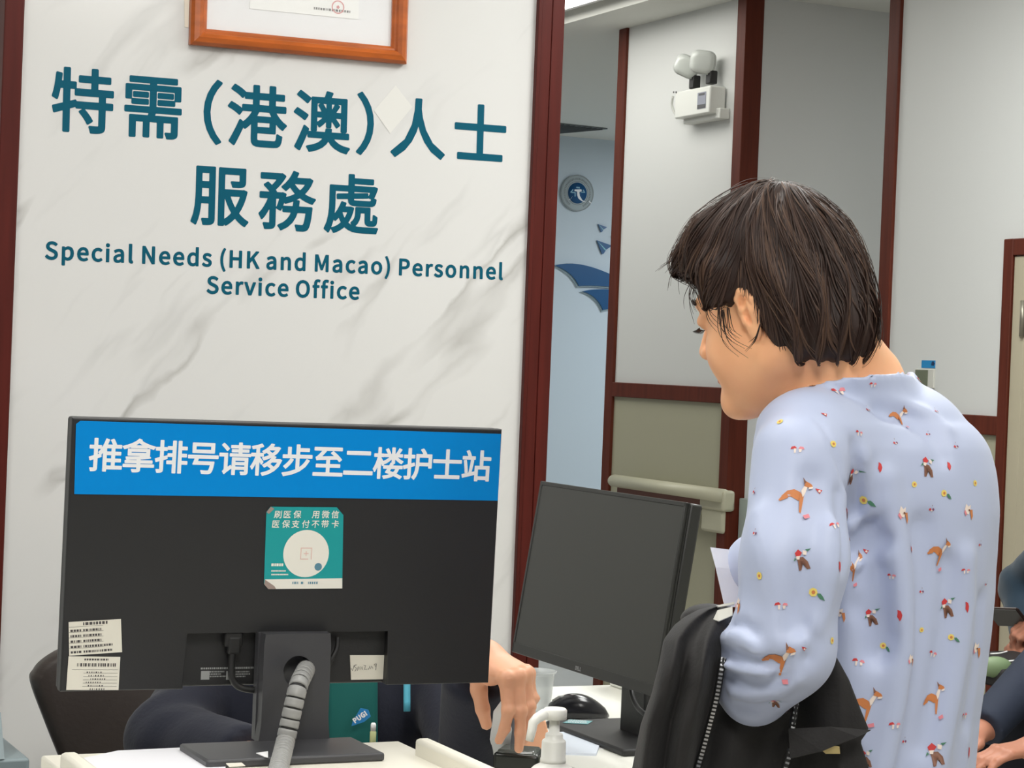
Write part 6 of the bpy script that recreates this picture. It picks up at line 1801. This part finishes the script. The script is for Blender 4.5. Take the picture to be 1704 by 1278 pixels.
v, f = nets(trousers, axis_steps(FEET[0] - .3, FEET[0] + .3, .011), axis_steps(FEET[1] - .3, FEET[1] + .3, .011), axis_steps(.04, 1.0, .012))
mesh_obj('trousers', v, f, mat('dark_trousers', (44, 46, 54), .7), woman, relax=1)
for s in (1, -1):
    ft = V(*(FEET + wl * .10 * s)[:2], 0)
    def shoe(p):
        d = smin(cone(p, ft + V(0, 0, .045) - wf * .05, ft + V(0, 0, .035) + wf * .15, .045, .038), cone(p, ft + V(0, 0, .06) - wf * .02, ft + V(0, 0, .09), .045, .045), .03)
        return smax(d, .001 - p[:, 2], .004)
    v, f = nets(shoe, axis_steps(ft[0] - .25, ft[0] + .25, .008), axis_steps(ft[1] - .25, ft[1] + .25, .008), axis_steps(-.02, .16, .008))
    mesh_obj('shoe', v, f, M['rubber'], woman)

# ---- sheet of paper in her far hand
mb = MB()
Zp = 2.745
q = [P(1182, 911, Zp), P(1262, 921, Zp + .03), P(1262, 953, Zp + .015), P(1191, 944, Zp - .012), P(1206, 1010, Zp - .02), P(1268, 1010, Zp + .0)]
mb.add(q, [(0, 3, 2, 1), (3, 4, 5, 2)])
tag(obj('paper_sheet', mb, mat('folded_white_paper', (226, 228, 236), .6), solid=.0012), 'folded white paper held in front of the blue blouse', 'paper')

# ------------------------------------------------------------------ black jacket over her forearm
def interp_rows(rows, y):
    ys_ = [r[0] for r in rows]
    return [np.interp(y, ys_, [r[i] for r in rows]) for i in range(1, len(rows[0]))]


JL = [(1009, 1184, 1216), (1014, 1163, 1217), (1026, 1140, 1215), (1040, 1122, 1213), (1065, 1104, 1208), (1098, 1098, 1203), (1152, 1085, 1195), (1206, 1066, 1182), (1247, 1058, 1170), (1278, 1052, 1162), (1350, 1040, 1140), (1420, 1036, 1124)]
JR = [(1060, 1215, 1300), (1072, 1206, 1366), (1086, 1202, 1388), (1131, 1190, 1413), (1180, 1178, 1432), (1214, 1170, 1446), (1234, 1166, 1432), (1278, 1156, 1446), (1350, 1136, 1448), (1420, 1124, 1440)]


def drape(mb, rows, zfun, n=64, thick=.045, ny=70):
    y0_, y1_ = rows[0][0], rows[-1][0]
    rings = []
    for j in range(ny):
        y = y0_ + (y1_ - y0_) * j / (ny - 1)
        l, r = interp_rows(rows, y)
        ring_ = []
        for i in range(n):
            u = i / (n - 1); x = l + (r - l) * u
            rim = 1 - (2 * u - 1) ** 8
            tk = thick * min(1, .25 + j / 8) * rim
            ring_.append(P(x, y, zfun(u, y, x) + .012 * (1 - rim)))
        for i in range(n - 2, 0, -1):
            u = i / (n - 1); x = l + (r - l) * u
            rim = 1 - (2 * u - 1) ** 8
            tk = thick * min(1, .25 + j / 8) * rim
            ring_.append(P(x, y, zfun(u, y, x) + .012 * (1 - rim) + tk + .004))
        rings.append(ring_)
    mb.loft(rings)


def zl(u, y, x):
    t = (y - 1009) / 270
    fold = .017 * math.sin(2 * math.pi * (1.9 * u + .22 * math.sin(2.6 * t)) + 1.6) * min(1, .3 + t) + .0035 * math.sin(2 * math.pi * (4.3 * u - .9 * t)) * min(1, t * 1.5)
    return 2.335 + .075 * max(0, 1 - t * 2.2) ** 2 + fold - .012 * math.sin(math.pi * u)


def zr_(u, y, x):
    t = (y - 1060) / 220
    fold = .010 * math.sin(2 * math.pi * (2.2 * u + .25 * t) + .5) * min(1, max(0, t) * 1.5)
    return 2.385 - .04 * np.clip((x - 1330) / 70, 0, 1) + fold * .8


mb = MB(); drape(mb, JL, zl); drape(mb, JR, zr_)
# part lying behind, over the hand
hb = [[P(1178 + 46 * math.cos(a) * math.sin(b), 1030 - 26 * math.cos(b) if math.cos(b) > 0 else 1030 - 30 * math.cos(b), 2.50 + .05 * math.sin(a) * math.sin(b)) for a in np.linspace(0, 2 * math.pi, 24, endpoint=False)] for b in np.linspace(.05, math.pi - .05, 14)]
mb.loft(hb)
jk_m = mat('black_jacket_cloth', (27, 25, 25), .75, sheen=.06, bump=(220, .25))
jk = tag(obj('jacket', mb, jk_m), 'black zip jacket draped over the forearm of the woman in blue', 'jacket')


def zipper(path, nm='zipper', r=.0021, n=None):
    L = sum(np.linalg.norm(path[i + 1] - path[i]) for i in range(len(path) - 1))
    pp_ = resample(path, max(4, int(L / .0042)))
    mb = MB()
    for i, q in enumerate(pp_):
        t = nrm(pp_[min(i + 1, len(pp_) - 1)] - pp_[max(0, i - 1)])
        n_ = nrm(-DH - t * (-DH @ t)); F = Fr(q, np.cross(t, n_), t, n_)
        mb.box(F, (-r, -.0011, -.001), (r, .0011, .002))
    obj(nm, mb, M['silver'], jk)
    mb = MB(); mb.tube([q + .002 * DH for q in pp_], .0042, 8)
    obj('zip_tape', mb, M['rubber'], jk)


zpath = [P(x, y, zl(.97, y, x) - .006) for x, y in ((1203, 1096), (1199, 1122), (1194, 1152), (1188, 1180), (1181, 1206), (1172, 1240), (1162, 1274), (1150, 1320))]
zipper(zpath)
zipper([P(1325, 1172, 2.365), P(1322, 1190, 2.36), P(1319, 1211, 2.355)]); zipper([P(1316, 1246, 2.345), P(1312, 1262, 2.345), P(1305, 1284, 2.345)])
mb = MB()
q = [P(1313, 1213, 2.345), P(1380, 1210, 2.335), P(1448, 1216, 2.345), P(1425, 1227, 2.335), P(1368, 1250, 2.33), P(1316, 1262, 2.34)]
mb.add(q, [(0, 5, 4, 1), (1, 4, 3, 2)])
obj('hem_flap', mb, jk_m, jk, solid=.008)
mb = MB()
mb.add([P(1366, 1247, 2.333), P(1386, 1240, 2.330), P(1397, 1243, 2.330), P(1398, 1254, 2.333), P(1374, 1254, 2.336)], [(0, 4, 3, 2, 1)])
o = obj('fabric_label', mb, mat('beige_fabric_label', (196, 176, 120), .6), jk, solid=.001); o['label'] = 'beige fabric label'
mb = MB()
mb.add([P(1187, 1031, 2.372), P(1194, 1016, 2.385), P(1219, 1010, 2.39), P(1219, 1024, 2.372), P(1196, 1034, 2.362)], [(0, 4, 3, 2, 1)])
mb.add([P(1192, 1008, 2.40), P(1222, 1002, 2.40), P(1222, 1006, 2.398), P(1194, 1011, 2.396)], [(0, 3, 2, 1)])
o = obj('lining_label', mb, mat('grey_white_lining', (196, 194, 184), .6), jk, solid=.001); o['label'] = 'grey-white lining label'

# ------------------------------------------------------------------ seated figures
def figure(name, label, hd, neck, sh, el, wr, hands, hip, knee, foot, skin, top_m, leg_m, fine=(), hair_m=None, arm_r=.048, grow=.0, crop_w=.15, long_hair=False):
    """one continuous body with hair, jacket, trousers and shoes; two-item lists hold image-left then image-right joints"""
    def arms(p, r, k):
        d = None
        for i in (0, 1):
            c = chain(p, [sh[i], el[i], wr[i]], [r[0], r[1], r[2]], k)
            d = c if d is None else np.minimum(d, c)
        return d
    mid = .5 * (sh[0] + sh[1]); pel = .5 * (hip[0] + hip[1])
    def trunk(p, g):
        d = cone(p, mid - .06 * ZU, pel, .105 + g, .115 + g)
        d = smin(d, cone(p, sh[0], sh[1], .055 + g, .055 + g), .07)
        ax = nrm(sh[1] - sh[0])
        for s in (-1, 1):
            d = smin(d, cone(p, mid - .10 * ZU + s * ax * .07, pel + s * ax * .05, .095 + g, .10 + g), .05)
        d = smin(d, cone(p, neck - .02 * ZU, .5 * (sh[0] + mid), .06 + g * .5, .04 + g), .04)
        return smin(d, cone(p, neck - .02 * ZU, .5 * (sh[1] + mid), .06 + g * .5, .04 + g), .04)
    def legs(p, r):
        d = None
        for i in (0, 1):
            c = chain(p, [hip[i], knee[i], foot[i] + V(0, 0, .09)], r, .03)
            d = c if d is None else np.minimum(d, c)
        return d
    def body(p):
        d = sdf_head(hd.loc(p))
        d = smin(d, cone(p, hd.wp(-.025, 0, -.05), neck, .052, .056), .03)
        t = smin(trunk(p, -.012), arms(p, [arm_r - .012, arm_r - .014, .027], .02), .02)
        t = smin(t, legs(p, [.072, .052, .035]), .03)
        for i in (0, 1):
            df = nrm((knee[i] - hip[i]) * V(1, 1, 0))
            t = smin(t, cone(p, foot[i] + V(0, 0, .05), foot[i] + df * .15 + V(0, 0, .03), .036, .028), .02)
        d = smin(d, t, .03)
        for h in hands:
            d = smin(d, sdf_hand(p, *h['a'], **{k: h[k] for k in h if k != 'a'}), .008)
        return d
    allp = np.array([hd.wp(0, 0, .2), hd.wp(.2, 0, 0), hd.wp(-.2, 0, 0), *sh, *el, *wr, *hip, *knee, *foot] + [h['a'][0] + nrm(h['a'][1]) * .12 for h in hands])
    lo, hi = allp.min(0) - crop_w, allp.max(0) + crop_w
    lo[2] = -.03
    hc_ = hd.c
    ax_ = [axis_steps(lo[i], hi[i], .014, [(hc_[i] - .15, hc_[i] + .15, .006)] + [(a[i], b[i], st) for a, b, st in fine]) for i in range(3)]
    v, f = nets(body, *ax_)
    o = tag(mesh_obj(name, v, f, skin), label, 'person')
    c14 = lambda ex=.03, st=.010: [axis_steps(lo[i], hi[i], st) for i in range(3)]
    def jacket_(p):
        d = smin(trunk(p, .012 + grow), arms(p, [arm_r + .012, arm_r + .012, arm_r + .002], .03), .03)
        for i in (0, 1):
            cut = (p - (wr[i] - nrm(wr[i] - el[i]) * .012)) @ nrm(wr[i] - el[i]).astype(np.float32)
            near = np.sqrt(((p - wr[i].astype(np.float32)) ** 2).sum(-1)) < .11
            d = np.where(near, np.maximum(d, cut), d)
        for i in (0, 1):    # creases round the elbows
            q = p - el[i].astype(np.float32); rr_ = np.sqrt((q * q).sum(-1))
            d = d + .004 * np.exp(-(rr_ / .09) ** 2) * np.sin(95 * (q @ nrm(wr[i] - sh[i] + V(.01, .02, .03)).astype(np.float32)))
        return smax(d, -(cone(p, hd.wp(-.025, 0, -.05), neck - .02 * ZU, .055, .060)), .006)
    v, f = nets(jacket_, *c14())
    mesh_obj('jacket', v, f, top_m, o, relax=1)
    v, f = nets(lambda p: smax(smin(legs(p, [.092, .070, .055]), cone(p, hip[0], hip[1], .10, .10), .03), .07 - p[:, 2], .01), *c14(st=.012))
    mesh_obj('trousers', v, f, leg_m, o, relax=1)
    for i in (0, 1):
        df = nrm((knee[i] - hip[i]) * V(1, 1, 0))
        fn = lambda p: smax(smin(cone(p, foot[i] + V(0, 0, .045) - df * .04, foot[i] + df * .16 + V(0, 0, .035), .044, .037), cone(p, foot[i] + V(0, 0, .06), foot[i] + V(0, 0, .09), .044, .044), .03), .001 - p[:, 2], .004)
        v, f = nets(fn, *[axis_steps(foot[i][k] - .25, foot[i][k] + .25, .010) for k in (0, 1)], axis_steps(-.02, .17, .010))
        mesh_obj('shoe', v, f, M['rubber'], o)
    def hairf(p):
        q = hd.loc(p); a = q.copy(); a[:, 1] = np.abs(a[:, 1])
        d = smin(ell(a, (-.022, 0, .046), (.108, .088, .094)), ell(a, (-.055, 0, -.02), (.062, .080, .08)), .03)
        if long_hair: d = smin(d, ell(a, (-.085, 0, -.09), (.04, .05, .09)), .04)
        d = smax(d, -ell(a, (.118, 0, -.042), (.082, .076, .110)), .01)
        d = smax(d, -cone(a, (.050, .080, -.030), (.0, .095, -.085), .048, .040), .01)
        d = d + .0015 * np.sin(a[:, 1] * 300 + 60 * a[:, 2])
        return smax(d, -(sdf_head(q, ears=False) + .003), .003)
    v, f = nets(hairf, *[axis_steps(hd.c[k] - .22, hd.c[k] + .22, .0065) for k in range(3)])
    mesh_obj('hair', v, f, hair_m or M['hair_b'], o, relax=1)
    for s in (1, -1):
        mb = MB()
        mb.tube(resample([hd.wp(x, s * y, z) for x, y, z in ((.097, .014, .0245), (.0965, .026, .0285), (.091, .040, .0275), (.082, .051, .021))], 8), [.0012 + .0018 * math.sin(math.pi * (i + .5) / 8) for i in range(8)], 6)
        obj('eyebrow', mb, M['hair_b'], o)
        mb = MB()
        mb.tube(resample([hd.wp(x, s * y, z) for x, y, z in ((.0955, .020, -.004), (.0955, .032, -.003), (.0885, .046, -.005))], 8), .0012, 6)
        obj('eyelashes', mb, M['hair_b'], o)
    return o


# ---- clerk behind the nearer monitor
navy = mat('navy_fleece', (17, 21, 38), .88, sheen=.08, bump=(140, .3))
dark_trs = mat('charcoal_trousers', (40, 42, 50), .8)
hdc = Head(P(520, 868, 3.46), -DH + .1 * RH, math.radians(28))
S0, S1 = P(355, 1118, 3.56), P(735, 1112, 3.56)
nk = P(545, 1068, 3.60)
E0, E1 = P(280, 1232, 3.42), P(792, 1296, 3.34)
W0, W1 = P(420, 1266, 3.25), P(796, 1106, 3.12)
HP0, HP1 = P(450, 1380, 3.80), P(640, 1380, 3.80)
for h_ in (HP0, HP1): h_[2] = .54
KN0, KN1 = HP0 - .42 * DH - .04 * RH, HP1 - .42 * DH + .04 * RH
FT0, FT1 = KN0 * V(1, 1, 0) + .02 * DH, KN1 * V(1, 1, 0) + .02 * DH
hr_ = dict(a=(P(800, 1092, 3.115), .66 * RH - .24 * ZU - .68 * DH, .10 * RH + .95 * ZU - .10 * DH, 1,
              ((1.12, .42, .30), (1.12, .16, .10), (1.05, .36, .22), (1.0, .5, .35)), .2),
           thumb=((.016, .016, -.012), (.034, .024, -.036), (.044, .018, -.062), (.050, .010, -.084)))
hl_ = dict(a=(W0, .95 * RH - .25 * DH, ZU + .1 * DH, -1, ((.25, .3, .2),) * 4, .2))
flo = np.minimum(P(790, 1090, 3.2), P(920, 1250, 2.95)) - .02; fhi = np.maximum(P(790, 1090, 3.2), P(920, 1250, 2.95)) + .02
clerk = figure('person', 'seated clerk in a navy fleece mostly hidden behind the nearer monitor, one hand pointing down', hdc, nk, [S0, S1], [E0, E1], [W0, W1], [hr_, hl_],
               [HP0, HP1], [KN0, KN1], [FT0, FT1], M['skin2'], navy, dark_trs, fine=[(flo, fhi, .0022)], arm_r=.050, long_hair=True)
# black band on the wrist
wd_ = nrm(W1 - E1)
mb = MB(); Fw = Fr(W1 + wd_ * .022, np.cross(wd_, V(0, 0, 1)), np.cross(wd_, np.cross(wd_, V(0, 0, 1))), wd_)
mb.loft([[Fw.p((.0300 + .0026 * math.cos(b)) * math.cos(a), (.0300 + .0026 * math.cos(b)) * math.sin(a), .0026 * math.sin(b)) for b in np.linspace(0, 2 * math.pi, 8, endpoint=False)] for a in np.linspace(0, 2 * math.pi, 33)], caps=False)
obj('wrist_band', mb, M['rubber'], clerk)
# teal shirt front and lanyard
Fsx = nrm(V(RGT[0], RGT[1], 0))
def front_strip(px0, px1, py0, py1, Z0, bulge, m, nm, nu=10, nv=14):
    mb = MB(); mb.grid(lambda a, b: P(px0 + (px1 - px0) * a, py0 + (py1 - py0) * b, Z0 - bulge * math.sin(math.pi * min(1, .2 + .8 * a)) - .02 * b), nu, nv)
    return obj(nm, mb, m, clerk, solid=.003)
front_strip(545, 628, 1060, 1262, 3.418, .012, mat('teal_shirt', (0, 92, 88), .8), 'shirt_front')
front_strip(672, 682, 1100, 1184, 3.416, .004, mat('light_blue_lanyard', (86, 176, 200), .6), 'lanyard', 3, 6)
bq = [(585, 1208), (587, 1200), (600, 1178), (613, 1181), (617, 1192), (606, 1201)]
Fbd = Fr(P(600, 1195, 3.375), Fsx, V(0, 0, 1))
bdg = tag(obj('id_badge', MB().prism(Fbd, [fxy(Fbd, *p) for p in bq], 0, .002), mat('bright_blue_badge', (24, 128, 196), .4)), 'small bright blue badge on the clerk\'s teal shirt front', 'badge')
mb = MB(); a_ = fxy(Fbd, 589, 1203); b_ = fxy(Fbd, 614, 1186)
Fbt = Fbd.at(a_[0], a_[1], .0025, math.atan2(b_[1] - a_[1], b_[0] - a_[0])); L_ = math.hypot(b_[0] - a_[0], b_[1] - a_[1])
latin_line(mb, Fbt, 'PUGI', .001, -.001, L_ / 1.06 * 1.05, .0005, bold=.02)
obj('badge_print', mb, M['letter_white'], bdg)
bt = thing('pocket_bottle', 'tiny white-capped bottle hanging beside the blue badge', 'bottle', P(620, 1222, 3.365))
Fbo = Fr(P(620, 1240, 3.365), (1, 0, 0))
zz = lambda py: (1240 - py) * 3.365 / 3600
obj('bottle', MB().lathe(Fbo, [(.004, 0), (.005, .002), (.005, zz(1218)), (.003, zz(1215))], 14), mat('frosted_lime', (196, 204, 150), .35), bt)
obj('cap', MB().lathe(Fbo, [(.0042, zz(1216)), (.0042, zz(1206)), (.003, zz(1203))], 14), M['white'], bt)
# slip pinched between thumb and finger
mb = MB()
q = [(790, 1250), (790, 1228), (812, 1196), (834, 1166), (842, 1172), (852, 1215), (846, 1262), (812, 1268)]
Zs = [3.20, 3.18, 3.14, 3.10, 3.10, 3.14, 3.20, 3.22]
pts = [P(x, y, z) for (x, y), z in zip(q, Zs)]; cen = np.mean(pts, axis=0) - .006 * DH + .004 * RH
mb.add(pts + [cen], [(i, (i + 1) % 8, 8) for i in range(8)])
tag(obj('paper_slip', mb, mat('thin_white_slip', (222, 222, 224), .6), solid=.0008), 'crumpled white slip pinched in the clerk\'s pointing hand', 'paper')

# ---- office chair
oc = thing('office_chair', 'dark brown leather office chair behind the nearer monitor', 'chair', V(*(.5 * (HP0 + HP1))[:2], 0))
cpx = [(61, 1126), (66, 1106), (80, 1090), (104, 1077), (150, 1070), (300, 1066), (440, 1072), (475, 1092), (482, 1130), (440, 1270), (420, 1330), (130, 1330), (108, 1262), (84, 1196)]
ZC = 3.98
Fch = Fr(P(270, 1200, ZC), nrm(Fsx), V(0, 0, 1))
cp = [fxy(Fch, *p) for p in cpx]
c0 = np.mean(cp, axis=0)
rings = []
for h_, sc_ in ((-.045, .90), (-.040, .96), (-.02, 1.0), (.02, 1.0), (.042, .95), (.050, .86)):
    rings.append([Fch.p(c0[0] + (x - c0[0]) * sc_, c0[1] + (y - c0[1]) * sc_, h_ + .10 * ((x - c0[0]) / .25) ** 2 * .6) for x, y in smooth_poly(cp, 5)])
mb = MB(); mb.loft(rings); obj('backrest', mb, M['chair'], oc)
sc0 = .5 * (HP0 + HP1) - .14 * DH
mb = MB(); mb.box(Fr(V(sc0[0], sc0[1], 0), Fsx, nrm(DH)), (-.26, -.25, .385), (.24, .25, .44), .03, 0, 3); obj('seat', mb, M['chair'], oc)
mb = MB(); mb.tube([V(*(sc0 + .20 * DH - .1 * RH)[:2], .40), V(*(sc0 + .34 * DH - .18 * RH)[:2], .48), V(*(sc0 + .34 * DH - .18 * RH)[:2], .70)], .025, 10); obj('back_support', mb, M['rubber'], oc)
mb = MB(); mb.lathe(Fr(V(sc0[0], sc0[1], 0)), [(.028, .10), (.028, .30), (.05, .36), (.05, .39)], 20); obj('gas_column', mb, M['rubber'], oc)
for k in range(5):
    t = 2 * math.pi * k / 5; e_ = V(math.cos(t), math.sin(t), 0); c_ = V(sc0[0], sc0[1], 0)
    lg = obj('base_leg', MB().tube([c_ + V(0, 0, .10), c_ + e_ * .28 + V(0, 0, .075)], [.024, .016], 10), M['rubber'], oc)
    mb = MB(); ax = np.cross(e_, ZU); mb.tube([c_ + e_ * .28 + V(0, 0, .031) - ax * .02, c_ + e_ * .28 + V(0, 0, .031) + ax * .02], .03, 16); obj('caster', mb, M['rubber'], lg)

# ---- people waiting on the bench by the panelled wall
bench = thing('waiting_bench', 'grey waiting bench along the panelled wall behind the woman', 'bench', V(3.92, 4.3, 0))
mb = MB(); mb.box(WORLD, (3.66, 3.5, .40), (4.14, 4.85, .44), .012); obj('seat', mb, M['bluegrey'], bench)
mb = MB(); mb.box(WORLD, (4.12, 3.5, .44), (4.16, 4.85, .84), .012); obj('backrest', mb, M['bluegrey'], bench)
for yy in (3.6, 4.75):
    for xx in (3.72, 4.10):
        obj('leg', MB().tube([V(xx, yy, 0), V(xx, yy, .40)], .018, 10), M['silver'], bench)


def sitter(label, y, z_sh, coat, trs, hands_px, hair, lean=.0):
    f_ = V(-1, 0, 0); r_ = V(0, -1, 0)            # r_ towards the camera
    x0 = 3.98
    hip_ = [V(x0, y - .09, .52), V(x0, y + .09, .52)]; knee_ = [V(x0 - .44, y - .11, .50), V(x0 - .44, y + .11, .50)]
    foot_ = [V(x0 - .46, y - .11, 0), V(x0 - .46, y + .11, 0)]
    sh_ = [V(x0 - lean, y - .18, z_sh), V(x0 - lean, y + .18, z_sh)]
    hd_ = Head(V(x0 - lean - .10, y, z_sh + .24), f_, math.radians(30))
    wr_ = [hands_px[0][0], hands_px[1][0]]
    el_ = []
    for i in (0, 1):
        m_ = .5 * (sh_[i] + wr_[i]); L_ = np.linalg.norm(sh_[i] - wr_[i]); dr = max(.02, .275 ** 2 - (L_ / 2) ** 2) ** .5
        el_.append(m_ + dr * nrm(V(.25, (-.9, .9)[i], -.1)))
    hs = [dict(a=(hands_px[i][0], hands_px[i][1], hands_px[i][2], (1, -1)[i], hands_px[i][3], .1)) for i in (0, 1)]
    los = np.min([h[0] for h in hands_px], axis=0) - .16; his = np.max([h[0] for h in hands_px], axis=0) + .16
    return figure('person', label, hd_, V(x0 - lean - .03, y, z_sh + .09), sh_, el_, wr_, hs, hip_, knee_, foot_, M['skin3'], coat, trs, fine=[(los, his, .0048)], hair_m=hair, arm_r=.05)


ph = P(1684, 1046, 5.95)
cr = ((.9, .7, .4), (.9, .7, .4), (.9, .8, .4), (.9, .8, .4))
teal_coat = mat('dark_teal_coat', (22, 48, 66), .8, sheen=.2); navy_trs = mat('dark_navy_trousers', (22, 26, 36), .85)
wA0, wA1 = ph + V(.10, -.07, .02), ph + V(.09, .03, -.05)
sitter('seated person in a dark teal coat holding a phone on the bench', 4.54, 1.02, teal_coat, navy_trs,
       [(wA0, V(-1, .15, -.1), V(.1, -.55, .8), cr), (wA1, V(-1, -.35, -.05), V(.1, .4, .8), cr)], M['hair_b'], .06)
Fph = Fr(ph + V(.0, .02, .03), nrm(V(0, -1, .1)), nrm(V(-.7, 0, .7)))
ph_ = thing('mobile_phone', 'dark phone held by the seated person in the teal coat', 'phone', ph)
obj('phone_body', MB().box(Fph, (-.072, -.036, -.005), (.072, .036, .004), .006), mat('brown_black_phone', (58, 42, 38), .3), ph_)
obj('phone_screen', MB().box(Fph, (-.067, -.033, .004), (.067, .033, .005)), M['black_s'], ph_)
bagp = P(1662, 1098, 5.72)
mb = MB(); mb.box(Fr(bagp - V(0, 0, .055), (1, 0, 0)), (-.10, -.14, 0), (.16, .14, .06), .02, 0, 3)
bg = tag(obj('shoulder_bag', mb, mat('black_bag_cloth', (34, 32, 34), .6)), 'black bag with white piping on the lap of the phone holder', 'bag')
mb = MB(); mb.tube(resample([P(1648, 1088, 5.62), P(1664, 1087, 5.62), P(1676, 1084, 5.64)], 10), .0022, 6); mb.tube([P(1673, 1101, 5.60), P(1690, 1099, 5.6)], .0025, 6)
obj('white_piping', mb, M['white'], bg)
gp = P(1656, 1110, 5.58)
mb = MB(); mb.loft([[gp + V(0, 0, .0) + .028 * math.sin(b) * math.cos(a) * ZU + .045 * -math.cos(b) * RH + .02 * math.sin(b) * math.sin(a) * DH for a in np.linspace(0, 2 * math.pi, 16, endpoint=False)] for b in np.linspace(.1, math.pi - .1, 10)])
tag(obj('green_pouch', mb, mat('pale_green_pouch', (128, 150, 112), .5)), 'pale green rounded pouch on the lap behind the blue blouse', 'pouch')
pB = P(1700, 1250, 5.15); hB = P(1662, 1258, 5.05)
sitter('seated person in a navy quilted coat at the right edge, hand on knee', 4.08, .93, mat('navy_quilted_coat', (36, 44, 62), .8, bump=(40, .5)), navy_trs,
       [(hB + V(.08, -.02, .02), V(-1, .1, -.12), V(-.1, -.1, 1), ((.3, .3, .2),) * 4), (hB + V(.10, .20, .02), V(-1, -.1, -.12), V(-.1, .1, 1), ((.3, .3, .2),) * 4)], M['hair_b'], .12)
